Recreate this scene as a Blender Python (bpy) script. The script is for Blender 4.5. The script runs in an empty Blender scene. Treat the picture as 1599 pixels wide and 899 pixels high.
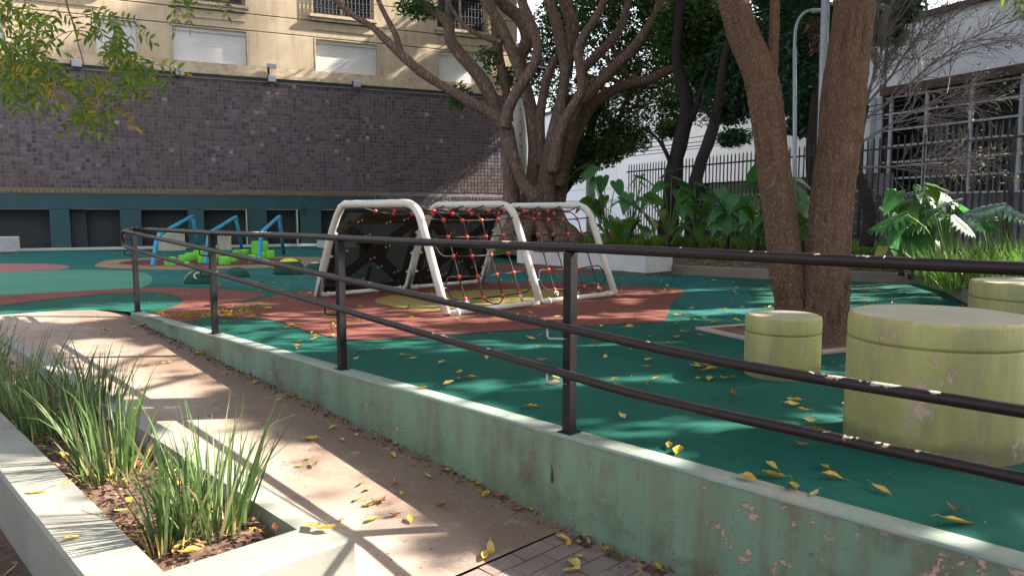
import bpy, math, random
import numpy as np
from mathutils import Vector, Matrix, noise as mnoise
R = math.radians
random.seed(7); rng = np.random.default_rng(7)
scene = bpy.context.scene
col = scene.collection

# ------------------------------------------------------------------ camera
F_PX, CAM_H = 1170.0, 1.115
TILT = math.atan(115.5 / F_PX)
cam_d = bpy.data.cameras.new('camera'); cam_d.sensor_width = 36; cam_d.lens = 36 * F_PX / 1599
cam_d.clip_start = 0.05; cam_d.clip_end = 3000
cam = bpy.data.objects.new('camera', cam_d); col.objects.link(cam)
cam.location = (0, 0, CAM_H); cam.rotation_euler = (math.pi / 2 - TILT, 0, 0)
scene.camera = cam
# ------------------------------------------------------------------ sun, sky, exposure
SUN_EL, SUN_AZ = R(37.0), R(13.5)           # azimuth measured from +X towards +Y
SUN = Vector((math.cos(SUN_EL) * math.cos(SUN_AZ), math.cos(SUN_EL) * math.sin(SUN_AZ), math.sin(SUN_EL)))
w = bpy.data.worlds.new('World'); scene.world = w; w.use_nodes = True
nt = w.node_tree; bg = nt.nodes['Background']
sky = nt.nodes.new('ShaderNodeTexSky'); sky.sky_type = 'NISHITA'; sky.sun_disc = False
sky.sun_elevation = SUN_EL; sky.sun_rotation = math.pi / 2 - SUN_AZ; sky.air_density = 1.0; sky.dust_density = 4.0; sky.ozone_density = 1.0
hs = nt.nodes.new('ShaderNodeHueSaturation'); hs.inputs['Saturation'].default_value = .45; hs.inputs['Value'].default_value = 1.0
nt.links.new(sky.outputs[0], hs.inputs['Color']); nt.links.new(hs.outputs[0], bg.inputs[0]); bg.inputs[1].default_value = 0.10
sd = bpy.data.lights.new('sun', 'SUN'); sd.energy = 5.0; sd.angle = R(0.53); sd.color = (1, .93, .82)
so = bpy.data.objects.new('sun', sd); col.objects.link(so)
so.rotation_euler = SUN.to_track_quat('Z', 'Y').to_euler()
scene.view_settings.view_transform = 'Standard'; scene.view_settings.look = 'None'
scene.view_settings.exposure = 2.35; scene.view_settings.gamma = 1.0

# ------------------------------------------------------------------ measuring helpers (pixel of the 1599x899 photo -> point)
def D(px, py):
    a = (px - 799.5) / F_PX; b = (449.5 - py) / F_PX
    return Vector((a, math.cos(TILT) + b * math.sin(TILT), -math.sin(TILT) + b * math.cos(TILT)))
C0 = Vector((0, 0, CAM_H))
def G(px, py, z=0.0):
    d = D(px, py); return C0 + d * ((z - CAM_H) / d.z)
def P(px, py, Y):
    d = D(px, py); return C0 + d * (Y / d.y)
def PLN(px, py, n, k):                       # vertical plane n.p = k
    d = D(px, py); return C0 + d * (k / (n.x * d.x + n.y * d.y))

# railing / ramp frame
RU = Vector((.694, -.720, 0)).normalized(); RN = Vector((.720, .694, 0)).normalized()
RA = Vector((-4.295, 8.499, 0)); RK = RN.dot(RA)
def rs(s, n=None, z=0.0):                    # point at s metres along the kerb, n metres across (RK = the kerb line)
    q = RU * (RU.dot(RA) + s) + RN * (RK if n is None else n); return Vector((q.x, q.y, z))
# tiled wall frame
WA = Vector((-15.444, 22.601, 0)); WU = Vector((.9056, .4241, 0)).normalized(); WN = Vector((.4241, -.9056, 0)).normalized()
def wp(a, z, d=0.0):
    q = WA + WU * a + WN * d; return Vector((q.x, q.y, z))
def wpx(px, py):
    q = PLN(px, py, WN, WN.dot(WA)); return (q - WA).dot(WU), q.z
# fence frame
FN = Vector((.909, .417, 0)).normalized(); FU = Vector((-.417, .909, 0)).normalized(); FK = 12.8

# ------------------------------------------------------------------ materials
MATS = {}
class NT:
    def __init__(s, name):
        m = bpy.data.materials.new(name); m.use_nodes = True; s.m = m; s.t = m.node_tree; s.n = s.t.nodes; s.l = s.t.links
        s.b = s.n['Principled BSDF']; s.out = s.n['Material Output']; MATS[name] = m
    def new(s, t, **k):
        x = s.n.new(t)
        for a, b in k.items(): setattr(x, a, b)
        return x
    def coord(s, scale=(1, 1, 1), world=True):
        if world: o = s.new('ShaderNodeNewGeometry').outputs['Position']
        else: o = s.new('ShaderNodeTexCoord').outputs['Object']
        mp = s.new('ShaderNodeMapping'); mp.inputs['Scale'].default_value = scale; s.l.new(o, mp.inputs[0]); return mp.outputs[0]
    def noise(s, scale, detail=6, rough=.6, vec=None, sc=(1, 1, 1)):
        x = s.new('ShaderNodeTexNoise'); x.inputs['Scale'].default_value = scale; x.inputs['Detail'].default_value = detail
        x.inputs['Roughness'].default_value = rough; s.l.new(vec or s.coord(sc), x.inputs['Vector']); return x.outputs['Fac']
    def ramp(s, fac, stops):
        x = s.new('ShaderNodeValToRGB'); e = x.color_ramp.elements
        while len(e) < len(stops): e.new(.5)
        for i, (p, c) in enumerate(stops):
            e[i].position = p; e[i].color = (*c, 1) if len(c) == 3 else c
        s.l.new(fac, x.inputs[0]); return x.outputs[0]
    def band(s, fac, a, b):
        x = s.new('ShaderNodeMapRange'); x.inputs[1].default_value = a; x.inputs[2].default_value = b; s.l.new(fac, x.inputs[0]); return x.outputs[0]
    def mix(s, fac, a, b, mode='MIX'):
        x = s.new('ShaderNodeMix', data_type='RGBA', blend_type=mode)
        for sock, v in ((x.inputs[0], fac), (x.inputs[6], a), (x.inputs[7], b)):
            if isinstance(v, (int, float)): sock.default_value = v
            elif isinstance(v, tuple): sock.default_value = (*v, 1)
            else: s.l.new(v, sock)
        return x.outputs[2]
    def math(s, op, a, b=0.0):
        x = s.new('ShaderNodeMath', operation=op)
        for i, v in enumerate((a, b)):
            if isinstance(v, (int, float)): x.inputs[i].default_value = v
            else: s.l.new(v, x.inputs[i])
        return x.outputs[0]
    def color(s, c):
        if isinstance(c, tuple): s.b.inputs['Base Color'].default_value = (*c, 1)
        else: s.l.new(c, s.b.inputs['Base Color'])
    def bump(s, h, dist=.01, strength=.6, prev=None):
        x = s.new('ShaderNodeBump'); x.inputs['Distance'].default_value = dist; x.inputs['Strength'].default_value = strength
        s.l.new(h, x.inputs['Height'])
        if prev: s.l.new(prev, x.inputs['Normal'])
        s.l.new(x.outputs[0], s.b.inputs['Normal']); return x.outputs[0]
    def rough(s, v): 
        if isinstance(v, float): s.b.inputs['Roughness'].default_value = v
        else: s.l.new(v, s.b.inputs['Roughness'])
    def island(s): return s.new('ShaderNodeNewGeometry').outputs['Random Per Island']

def simple(name, c1, c2, scale=6, rough=.8, bump=.004, metal=0, big=None, sc=(1, 1, 1), bscale=None):
    t = NT(name); a = t.noise(scale, 8, .65, sc=sc); c = t.mix(t.band(a, .32, .68), c1, c2)
    if big: c = t.mix(t.math('MULTIPLY', t.band(t.noise(big[0], 4), .45, .7), big[2]), c, big[1])
    t.color(c); t.rough(float(rough)); t.b.inputs['Metallic'].default_value = metal
    if bump: t.bump(t.noise(bscale or scale * 6, 5, .7), bump)
    return t.m

# rubber floor: fine granules in two tones, worn patches
def rubber(name, c1, c2, spec=(.02, .025, .025)):
    t = NT(name); g = t.noise(260, 3, .8); a = t.noise(1.1, 6, .6); b = t.noise(9, 6, .7)
    c = t.mix(t.band(a, .35, .68), c1, c2); c = t.mix(t.math('MULTIPLY', t.band(b, .5, .75), .35), c, tuple(x * .55 for x in c1))
    c = t.mix(t.math('MULTIPLY', t.band(g, .54, .66), .6), c, spec)
    c = t.mix(t.math('MULTIPLY', t.band(t.noise(330, 2, .7), .6, .7), .35), c, tuple(min(1, x * 1.8 + .05) for x in c2))
    g2 = t.noise(105, 4, .75); c = t.mix(t.math('MULTIPLY', t.band(g2, .52, .64), .40), c, tuple(x * .35 for x in c1)); c = t.mix(t.math('MULTIPLY', t.band(g2, .46, .34), .30), c, tuple(min(1, x * 1.5 + .01) for x in c2))
    c = t.mix(t.math('MULTIPLY', t.band(t.noise(60, 4, .8), .68, .8), .35), c, (.30, .30, .26))
    c = t.mix(t.math('MULTIPLY', t.band(t.noise(2.6, 9, .75), .54, .72), .35), c, tuple(min(1, x * 1.15 + .022) for x in c2))
    c = t.mix(t.math('MULTIPLY', t.band(t.noise(.55, 5, .6), .55, .7), .4), c, tuple(x * .6 for x in c1))
    t.color(c); t.rough(.82); t.bump(g, .0025, .5); t.b.inputs['Specular IOR Level'].default_value = .16
    return t.m
rubber('rubber_green', (.003, .062, .044), (.006, .088, .064))
rubber('rubber_teal', (.006, .08, .078), (.012, .115, .105))
rubber('rubber_mint', (.045, .17, .12), (.06, .21, .15))
rubber('rubber_red', (.13, .040, .031), (.17, .056, .043))
rubber('rubber_ochre', (.22, .17, .045), (.28, .22, .07))
rubber('rubber_tan', (.20, .14, .08), (.25, .18, .11))
rubber('rubber_maroon', (.09, .03, .028), (.12, .045, .04))
rubber('rubber_pink', (.24, .10, .10), (.28, .13, .12))
rubber('rubber_magenta', (.22, .03, .09), (.26, .05, .11))
rubber('rubber_darkgreen', (.012, .05, .038), (.02, .075, .055))
rubber('rubber_yellow', (.55, .46, .04), (.62, .52, .07))
rubber('rubber_beige', (.50, .42, .30), (.58, .50, .38))

def concrete(name, c1, c2, stain, amt=.6, pit=.5, bmp=.004):
    t = NT(name); a = t.noise(2.3, 8, .7); b = t.noise(38, 6, .75)
    c = t.mix(t.band(a, .3, .7), c1, c2); c = t.mix(t.math('MULTIPLY', t.band(t.noise(.9, 7, .7), .48, .72), amt), c, stain)
    c = t.mix(t.math('MULTIPLY', t.band(b, .55, .75), pit), c, tuple(x * .45 for x in c1))
    c = t.mix(t.math('MULTIPLY', t.band(t.noise(150, 3, .8), .62, .75), .5), c, tuple(min(1, x * .35) for x in c1))
    t.color(c); t.rough(.88); t.bump(b, bmp, .7); return t.m
concrete('ramp_concrete', (.30, .225, .18), (.42, .335, .28), (.19, .13, .095), .85, .8)
def ramp_mat():
    t = NT('ramp_dirt_shade'); a = t.noise(2.0, 9, .72); b = t.noise(42, 7, .78)
    c = t.mix(t.band(a, .32, .68), (.22, .16, .125), (.36, .28, .23))
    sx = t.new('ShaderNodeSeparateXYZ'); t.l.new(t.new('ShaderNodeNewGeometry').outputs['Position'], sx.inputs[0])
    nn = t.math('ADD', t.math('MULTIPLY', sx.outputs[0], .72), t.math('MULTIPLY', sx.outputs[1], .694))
    shade_dirt = t.band(t.math('ADD', nn, t.math('MULTIPLY', t.noise(1.3, 7, .7), 1.1)), 2.35, 2.95)      # kerb-side dirt, browned further to darken the ramp's shaded strip
    c = t.mix(t.math('MULTIPLY', shade_dirt, .88), c, (.135, .082, .052))
    c = t.mix(t.math('MULTIPLY', t.band(t.noise(.9, 8, .75), .5, .68), .6), c, (.20, .14, .105))
    c = t.mix(t.math('MULTIPLY', t.band(t.noise(5, 9, .8), .56, .70), .5), c, (.46, .38, .32))
    c = t.mix(t.math('MULTIPLY', t.band(b, .56, .72), .6), c, (.12, .085, .065))
    c = t.mix(t.math('MULTIPLY', t.band(t.noise(170, 3, .8), .62, .72), .55), c, (.10, .08, .07))
    t.color(c); t.rough(.9); t.bump(b, .005, .8)
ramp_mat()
concrete('path_concrete', (.28, .22, .18), (.34, .27, .23), (.20, .15, .12), .5, .4)
concrete('planter_concrete', (.18, .18, .15), (.25, .245, .21), (.17, .145, .11), .75, .35, .002)
concrete('bench_concrete', (.50, .46, .45), (.60, .56, .54), (.36, .32, .30), .5, .15, .002)
concrete('grey_concrete', (.30, .29, .30), (.38, .37, .38), (.22, .21, .2), .5, .2)
concrete('edge_concrete', (.16, .13, .10), (.22, .175, .135), (.10, .08, .06), .7, .4)
concrete('far_seat', (.36, .34, .26), (.42, .39, .3), (.28, .25, .19), .5, .2)
concrete('pole_concrete', (.40, .37, .34), (.48, .45, .41), (.30, .27, .24), .5, .4)
concrete('brick_paver', (.13, .095, .082), (.20, .15, .13), (.25, .18, .13), .6, .3)
simple('soil', (.075, .044, .028), (.16, .095, .06), 22, .95, .02, big=(3, (.04, .025, .017), .6))
simple('asphalt', (.045, .045, .047), (.06, .06, .06), 30, .9, .004)
simple('ground_earth', (.08, .065, .05), (.12, .09, .07), 2, .95, .01)

# green painted kerb: runs of dirt, brown damp, paint flaked to pink render
def kerb_paint():
    t = NT('kerb_paint'); v = t.coord((3.2, 3.2, .55)); a = t.noise(1, 7, .65, v)
    b = t.noise(.8, 5, .6); c = t.mix(t.band(a, .25, .7), (.10, .175, .115), (.135, .215, .145))
    c = t.mix(t.math('MULTIPLY', t.band(t.noise(1.6, 7, .7, v), .46, .66), .8), c, (.115, .098, .062))
    c = t.mix(t.math('MULTIPLY', t.band(t.noise(1.9, 6, .7), .52, .68), .8), c, (.07, .05, .03))
    nz = t.noise(13, 9, .72); far = t.new('ShaderNodeSeparateXYZ'); t.l.new(t.new('ShaderNodeNewGeometry').outputs['Position'], far.inputs[0])
    along = t.band(far.outputs[0], .6, 1.9)                      # wear grows towards the low end of the kerb
    thr = t.math('ADD', nz, t.math('MULTIPLY', along, .12)); cl = t.noise(2.1, 3, .5)
    pl = t.math('MULTIPLY', t.band(thr, .61, .625), t.band(cl, .44, .48))
    c = t.mix(pl, c, (.36, .23, .185))
    c = t.mix(t.band(t.noise(55, 3, .8), .715, .73), c, (.32, .28, .22))
    c = t.mix(t.math('MULTIPLY', t.band(t.noise(30, 3, .8, t.coord((1, 1, .4))), .66, .72), .6), c, (.05, .04, .03))
    t.color(c); t.rough(.62); h = t.math('SUBTRACT', t.math('MULTIPLY', t.noise(9, 6), .5), pl); t.bump(h, .004, .8)
kerb_paint()
def kerb_top():
    t = NT('kerb_top'); a = t.noise(6, 8, .7); c = t.mix(t.band(a, .35, .65), (.15, .20, .16), (.21, .245, .21))
    c = t.mix(t.math('MULTIPLY', t.band(t.noise(2.5, 7, .7), .5, .65), .7), c, (.30, .24, .20))
    c = t.mix(t.math('MULTIPLY', t.band(t.noise(70, 4, .8), .6, .7), .4), c, (.08, .07, .06))
    t.color(c); t.rough(.75); t.bump(a, .004)
kerb_top()
# dark railing paint chipped to beige undercoat
def rail_paint():
    t = NT('rail_paint'); g = t.new('ShaderNodeNewGeometry'); s = t.new('ShaderNodeSeparateXYZ'); t.l.new(g.outputs['Normal'], s.inputs[0])
    up = t.band(s.outputs[2], .15, .9)
    n1 = t.noise(11, 9, .74); n2 = t.noise(.9, 4, .6)
    m = t.band(t.math('ADD', t.math('ADD', n1, t.math('MULTIPLY', up, .13)), t.math('MULTIPLY', n2, .6)), 1.03, 1.045)
    m2 = t.band(t.noise(50, 5, .8), .69, .71)
    c = t.mix(t.band(t.noise(5, 5), .3, .7), (.008, .0035, .004), (.015, .0075, .008))
    c = t.mix(t.math('MAXIMUM', m, t.math('MULTIPLY', m2, .7)), c, (.34, .28, .22)); t.color(c)
    t.rough(t.band(m, -.8, 1.2)); t.b.inputs['Specular IOR Level'].default_value = .3
    t.bump(t.math('MULTIPLY', m, -1.0), .002, .8)
rail_paint()
MATS['post_paint'] = simple('post_paint', (.005, .004, .0045), (.013, .010, .011), 9, .5, .001); MATS['post_paint'].node_tree.nodes['Principled BSDF'].inputs['Specular IOR Level'].default_value = .22
def seat_paint():
    t = NT('seat_paint'); v = t.coord((5, 5, .9)); c = t.mix(t.band(t.noise(1, 7, .65, v), .28, .7), (.27, .25, .085), (.37, .345, .135))
    c = t.mix(t.math('MULTIPLY', t.band(t.noise(1.4, 7, .7, v), .50, .66), .7), c, (.22, .20, .11))
    c = t.mix(t.math('MULTIPLY', t.band(t.noise(3.5, 7, .7), .56, .66), .7), c, (.44, .33, .22))
    c = t.mix(t.math('MULTIPLY', t.band(t.noise(40, 5, .8), .62, .7), .6), c, (.10, .09, .05))
    xz = t.new('ShaderNodeSeparateXYZ'); t.l.new(t.new('ShaderNodeNewGeometry').outputs['Position'], xz.inputs[0])
    gr = t.math('ADD', t.band(xz.outputs[2], .16, .0), t.math('MULTIPLY', t.noise(7, 6, .7), .9)); c = t.mix(t.math('MULTIPLY', t.band(gr, .75, 1.1), .7), c, (.13, .11, .06))
    pk_ = t.band(t.noise(5, 9, .75, t.coord((1, 1, .6))), .61, .625); c = t.mix(pk_, c, (.46, .33, .25))
    t.color(c); t.rough(.8); t.bump(t.math('SUBTRACT', t.noise(30, 6, .7), pk_), .004, .6)
seat_paint()
concrete('seat_top', (.22, .21, .15), (.31, .29, .22), (.36, .30, .25), .5, .3)
def tiles():
    t = NT('wall_tile'); i = t.island()
    c = t.ramp(i, [(0, (.05, .036, .046)), (.3, (.085, .063, .074)), (.7, (.125, .097, .108)), (.992, (.145, .115, .125)), (1, (.40, .38, .36))])
    c = t.mix(t.math('MULTIPLY', t.band(t.noise(.35, 5, .6), .4, .65), .6), c, (.085, .055, .048), 'MIX')
    t.color(c); t.rough(.7); t.b.inputs['Specular IOR Level'].default_value = .3
    t.bump(t.noise(45, 4), .003, .5)
tiles()
simple('tile_grout', (.17, .14, .15), (.23, .195, .20), 3, .9, .003)
simple('tile_brown', (.13, .085, .045), (.20, .14, .075), 6, .7, .003)
simple('teal_paint', (.008, .042, .050), (.012, .062, .082), 1.4, .55, .001, big=(.8, (.012, .06, .05), .6), sc=(1, 1, .5))
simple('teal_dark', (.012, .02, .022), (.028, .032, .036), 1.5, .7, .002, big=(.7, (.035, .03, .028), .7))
def facade():
    t = NT('facade_render'); c = t.mix(t.band(t.noise(1.3, 7, .65), .3, .7), (.38, .29, .19), (.47, .38, .27))
    c = t.mix(t.math('MULTIPLY', t.band(t.noise(1.0, 7, .7, t.coord((4, 4, .5))), .48, .7), .6), c, (.24, .17, .10))
    t.color(c); t.rough(.85); t.bump(t.noise(25, 6), .004, .5)
facade()
simple('facade_ledge', (.40, .30, .20), (.50, .41, .30), 3, .85, .004, big=(5, (.22, .14, .08), .5))
simple('shutter_white', (.60, .58, .56), (.68, .66, .64), 2, .5, 0, big=(1.5, (.48, .45, .42), .5))
simple('iron_black', (.01, .01, .012), (.02, .02, .022), 9, .5, 0)
simple('dark_glass', (.008, .01, .014), (.02, .024, .03), 2, .12, 0)
simple('white_wall', (.86, .86, .92), (.90, .90, .95), .4, .8, 0, big=(.5, (.80, .81, .88), .4), sc=(1, 1, .4))
simple('mullion_white', (.55, .57, .62), (.62, .64, .70), 2, .5, 0)
simple('corrugated', (.17, .155, .175), (.22, .20, .225), 1.2, .6, 0, big=(.6, (.12, .11, .125), .5))
simple('garage_dark', (.012, .012, .018), (.025, .024, .032), 1, .6, 0)
simple('roof_brown', (.08, .05, .045), (.13, .09, .08), 2, .8, 0)
simple('lamp_grey', (.30, .32, .35), (.38, .40, .43), 3, .45, 0, metal=.3)
simple('lamp_light', (.26, .28, .32), (.34, .36, .40), 3, .4, 0)
def whitetube():
    t = NT('tube_white'); c = t.mix(t.band(t.noise(4, 6), .35, .7), (.52, .49, .43), (.62, .59, .52))
    c = t.mix(t.band(t.noise(14, 8, .75, t.coord((1, 1, .35))), .64, .68), c, (.20, .14, .08)); t.color(c); t.rough(.42); t.bump(t.noise(40, 4), .001)
whitetube()
simple('panel_black', (.005, .004, .004), (.009, .007, .006), 12, .55, .001)
simple('rope_black', (.012, .008, .008), (.03, .018, .018), 60, .8, .002)
simple('ball_red', (.50, .03, .02), (.62, .06, .04), 8, .35, 0)
simple('hold_beige', (.30, .20, .13), (.38, .26, .18), 8, .5, 0)
simple('sleeve_white', (.6, .6, .58), (.7, .7, .68), 8, .5, 0)
simple('steel_plate', (.45, .47, .48), (.55, .57, .58), 8, .35, 0, metal=.5)
simple('blue_tube', (.01, .24, .42), (.02, .32, .52), 5, .4, 0)
simple('pod_green', (.10, .42, .015), (.15, .52, .03), 5, .6, .002)
simple('red_plastic', (.65, .03, .02), (.75, .05, .03), 5, .4, 0)
simple('cable_black', (.02, .02, .022), (.03, .03, .03), 5, .6, 0)

def bark(name, c1, c2, c3, fs, dist, light=None):
    t = NT(name); v = t.coord(fs); a = t.noise(1, 7, .62, v)
    vo = t.new('ShaderNodeTexVoronoi', feature='DISTANCE_TO_EDGE'); t.l.new(t.coord(tuple(x * .9 for x in fs)), vo.inputs['Vector'])
    cr = t.band(vo.outputs[0], 0, .42)
    c = t.mix(t.band(a, .35, .65), c1, c2); c = t.mix(cr, c3, c)
    c = t.mix(t.math('MULTIPLY', t.band(t.noise(1.2, 4), .45, .7), .4), c, c3)
    if light: c = t.mix(t.math('MULTIPLY', t.band(t.noise(3, 6, .7), .58, .7), .5), c, light)
    t.color(c); t.rough(.9); h = t.math('ADD', t.math('MULTIPLY', cr, .8), a); t.bump(h, dist, .9)
bark('bark_fissured', (.35, .20, .12), (.42, .25, .155), (.19, .10, .058), (19, 19, 3.4), .07)
bark('bark_smooth', (.22, .145, .108), (.30, .21, .165), (.11, .065, .048), (3, 3, .8), .03, (.33, .25, .21))
bark('bark_dark', (.045, .032, .03), (.075, .055, .05), (.02, .014, .013), (14, 14, 4), .02)
simple('twig_brown', (.07, .045, .04), (.12, .08, .07), 9, .8, 0)
simple('twig_grey', (.13, .105, .11), (.21, .17, .175), 9, .8, 0)

def leafmat(name, stops, trans=.4, rough=.5, spec=.4, vein=False):
    t = NT(name); c = t.ramp(t.island(), stops)
    c = t.mix(t.math('MULTIPLY', t.band(t.noise(14, 4), .4, .7), .25), c, stops[0][1])
    t.color(c); t.rough(float(rough)); t.b.inputs['Specular IOR Level'].default_value = spec
    tr = t.new('ShaderNodeBsdfTranslucent'); t.l.new(t.mix(.6, c, (.45, .6, .06) if name != 'leaf_fallen' else (.9, .5, .06), 'MULTIPLY') if False else c, tr.inputs[0])
    mx = t.new('ShaderNodeMixShader'); mx.inputs[0].default_value = trans
    t.l.new(t.b.outputs[0], mx.inputs[1]); t.l.new(tr.outputs[0], mx.inputs[2]); t.l.new(mx.outputs[0], t.out.inputs[0])
leafmat('leaf_dark', [(0, (.035, .08, .022)), (.5, (.07, .145, .04)), (.85, (.10, .19, .05)), (1, (.16, .24, .06))], .5)
leafmat('leaf_teal', [(0, (.028, .08, .045)), (.5, (.05, .13, .07)), (1, (.09, .19, .09))], .5)
leafmat('leaf_bright', [(0, (.07, .13, .012)), (.6, (.13, .22, .02)), (.88, (.20, .27, .025)), (1, (.45, .32, .02))], .55)
leafmat('leaf_yellow', [(0, (.22, .20, .012)), (.6, (.38, .27, .015)), (1, (.45, .22, .02))], .5)
leafmat('leaf_pale', [(0, (.10, .13, .07)), (1, (.17, .19, .10))], .4)
leafmat('blade_green', [(0, (.045, .09, .025)), (.45, (.085, .145, .042)), (.75, (.14, .21, .07)), (.88, (.20, .26, .12)), (1, (.42, .34, .17))], .35, .4, .5)
leafmat('border_blade', [(0, (.07, .15, .025)), (.6, (.14, .27, .04)), (1, (.24, .36, .08))], .35, .45)
leafmat('ear_leaf', [(0, (.035, .13, .04)), (.5, (.06, .20, .06)), (1, (.13, .30, .07))], .45, .4, .45)
leafmat('ear_bright', [(0, (.05, .14, .012)), (1, (.10, .22, .02))], .5, .35, .5)
leafmat('ear_yellow', [(0, (.25, .27, .04)), (1, (.42, .30, .09))], .4)
leafmat('leaf_glossy', [(0, (.05, .10, .08)), (1, (.08, .14, .11))], .2, .22, .9)
leafmat('stem_green', [(0, (.10, .16, .04)), (1, (.15, .22, .06))], .2)
def fallen(name, c1, c2):
    t = NT(name); ob = t.new('ShaderNodeObjectInfo').outputs['Random']
    c = t.mix(ob, c1, c2); c = t.mix(t.math('MULTIPLY', t.band(t.noise(70, 4), .5, .7), .6), c, (.22, .10, .02)); t.color(c); t.rough(.55)
    tr = t.new('ShaderNodeBsdfTranslucent'); t.l.new(c, tr.inputs[0]); mx = t.new('ShaderNodeMixShader'); mx.inputs[0].default_value = .25
    t.l.new(t.b.outputs[0], mx.inputs[1]); t.l.new(tr.outputs[0], mx.inputs[2]); t.l.new(mx.outputs[0], t.out.inputs[0])
fallen('leaf_fallen', (.52, .32, .03), (.62, .46, .16)); fallen('leaf_brown', (.22, .07, .02), (.30, .13, .04)); fallen('leaf_straw', (.42, .32, .15), (.5, .36, .1))
leafmat('litter', [(0, (.045, .022, .016)), (.5, (.13, .065, .045)), (.85, (.24, .14, .10)), (.96, (.32, .15, .03)), (1, (.5, .33, .04))], .1, .7)

# ------------------------------------------------------------------ mesh building
class MB:
    def __init__(s): s.v = []; s.f = []; s.mi = []
    def add(s, vs, fs, m=0):
        b = len(s.v); s.v += [tuple(v) for v in vs]; s.f += [tuple(b + i for i in f) for f in fs]; s.mi += [m] * len(fs); return s
    def frame_box(s, o, ax, ay, az, m=0, open_back=False):   # corner + three edge vectors
        o = Vector(o); vs = [o, o + ax, o + ax + ay, o + ay, o + az, o + ax + az, o + ax + ay + az, o + ay + az]
        fs = [(0, 3, 2, 1), (4, 5, 6, 7), (0, 1, 5, 4), (1, 2, 6, 5), (2, 3, 7, 6), (3, 0, 4, 7)]
        if (Vector(ax).cross(Vector(ay))).dot(Vector(az)) < 0: fs = [tuple(reversed(f)) for f in fs]
        return s.add(vs, fs, m)
    def box(s, c, sx, sy, sz, m=0, ux=Vector((1, 0, 0))):    # centre of the base
        uy = Vector((-ux.y, ux.x, 0)); o = Vector(c) - ux * sx / 2 - uy * sy / 2
        return s.frame_box(o, ux * sx, uy * sy, Vector((0, 0, sz)), m)
    def tube(s, pts, r, seg=8, m=0, cap=True, wob=None):
        pts = [Vector(p) for p in pts]; n = len(pts); rr = r if hasattr(r, '__len__') else [r] * n
        rings = []; up = None; b0 = len(s.v)
        for i, p in enumerate(pts):
            d = (pts[min(i + 1, n - 1)] - pts[max(i - 1, 0)]); d = d.normalized() if d.length > 1e-9 else Vector((0, 0, 1))
            if up is None: up = Vector((0, 0, 1)) if abs(d.z) < .9 else Vector((0, 1, 0)); 
            x = up.cross(d)
            if x.length < 1e-4: x = Vector((1, 0, 0)).cross(d)
            x.normalize(); y = d.cross(x); up = y
            for k in range(seg):
                a = 2 * math.pi * k / seg; q = x * math.cos(a) + y * math.sin(a)
                rad = rr[i] * (wob(p, q) if wob else 1); s.v.append(tuple(p + q * rad))
        for i in range(n - 1):
            for k in range(seg):
                a = b0 + i * seg + k; b = b0 + i * seg + (k + 1) % seg
                s.f.append((a, b, b + seg, a + seg)); s.mi.append(m)
        if cap:
            s.f.append(tuple(b0 + k for k in reversed(range(seg)))); s.mi.append(m)
            s.f.append(tuple(b0 + (n - 1) * seg + k for k in range(seg))); s.mi.append(m)
        return s
    def lathe(s, c, prof, seg=40, m=0, capb=True, capt=True, ell=(1, 1)):
        b0 = len(s.v); c = Vector(c)
        for r, z in prof:
            for k in range(seg):
                a = 2 * math.pi * k / seg; s.v.append((c.x + r * ell[0] * math.cos(a), c.y + r * ell[1] * math.sin(a), c.z + z))
        for i in range(len(prof) - 1):
            for k in range(seg):
                a = b0 + i * seg + k; b = b0 + i * seg + (k + 1) % seg; s.f.append((a, b, b + seg, a + seg)); s.mi.append(m)
        if capb: s.f.append(tuple(b0 + k for k in reversed(range(seg)))); s.mi.append(m)
        if capt: s.f.append(tuple(b0 + (len(prof) - 1) * seg + k for k in range(seg))); s.mi.append(m)
        return s
    def prism(s, poly, z0, z1, m=0):
        n = len(poly); area = sum(poly[i][0] * poly[(i + 1) % n][1] - poly[(i + 1) % n][0] * poly[i][1] for i in range(n))
        if area < 0: poly = list(reversed(poly))
        vs = [(p[0], p[1], z0) for p in poly] + [(p[0], p[1], z1) for p in poly]
        fs = [tuple(reversed(range(n))), tuple(range(n, 2 * n))] + [(i, (i + 1) % n, n + (i + 1) % n, n + i) for i in range(n)]
        return s.add(vs, fs, m)
    def sheet(s, poly, z, m=0):
        n = len(poly); area = sum(poly[i][0] * poly[(i + 1) % n][1] - poly[(i + 1) % n][0] * poly[i][1] for i in range(n))
        if area < 0: poly = list(reversed(poly))
        return s.add([(p[0], p[1], z) for p in poly], [tuple(range(n))], m)
    def mesh(s, name, mats, origin=(0, 0, 0), smooth=False):
        me = bpy.data.meshes.new(name); o = Vector(origin)
        me.from_pydata([(v[0] - o.x, v[1] - o.y, v[2] - o.z) for v in s.v], [], s.f)
        mats = mats if isinstance(mats, (list, tuple)) else [mats]
        for x in mats: me.materials.append(MATS[x])
        me.polygons.foreach_set('material_index', s.mi)
        if smooth: me.polygons.foreach_set('use_smooth', [True] * len(s.f))
        me.update(); return me
def quads_mesh(name, V, mats, origin=(0, 0, 0), k=4, midx=None, smooth=False):
    V = np.asarray(V, dtype=np.float32).reshape(-1, k, 3) - np.array(origin, dtype=np.float32); n = len(V)
    me = bpy.data.meshes.new(name); me.vertices.add(n * k); me.vertices.foreach_set('co', V.ravel())
    me.loops.add(n * k); me.loops.foreach_set('vertex_index', np.arange(n * k, dtype=np.int32))
    me.polygons.add(n); me.polygons.foreach_set('loop_start', np.arange(0, n * k, k, dtype=np.int32))
    mats = mats if isinstance(mats, (list, tuple)) else [mats]
    for x in mats: me.materials.append(MATS[x])
    if midx is not None: me.polygons.foreach_set('material_index', np.asarray(midx, dtype=np.int32))
    me.update(calc_edges=True); return me
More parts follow.
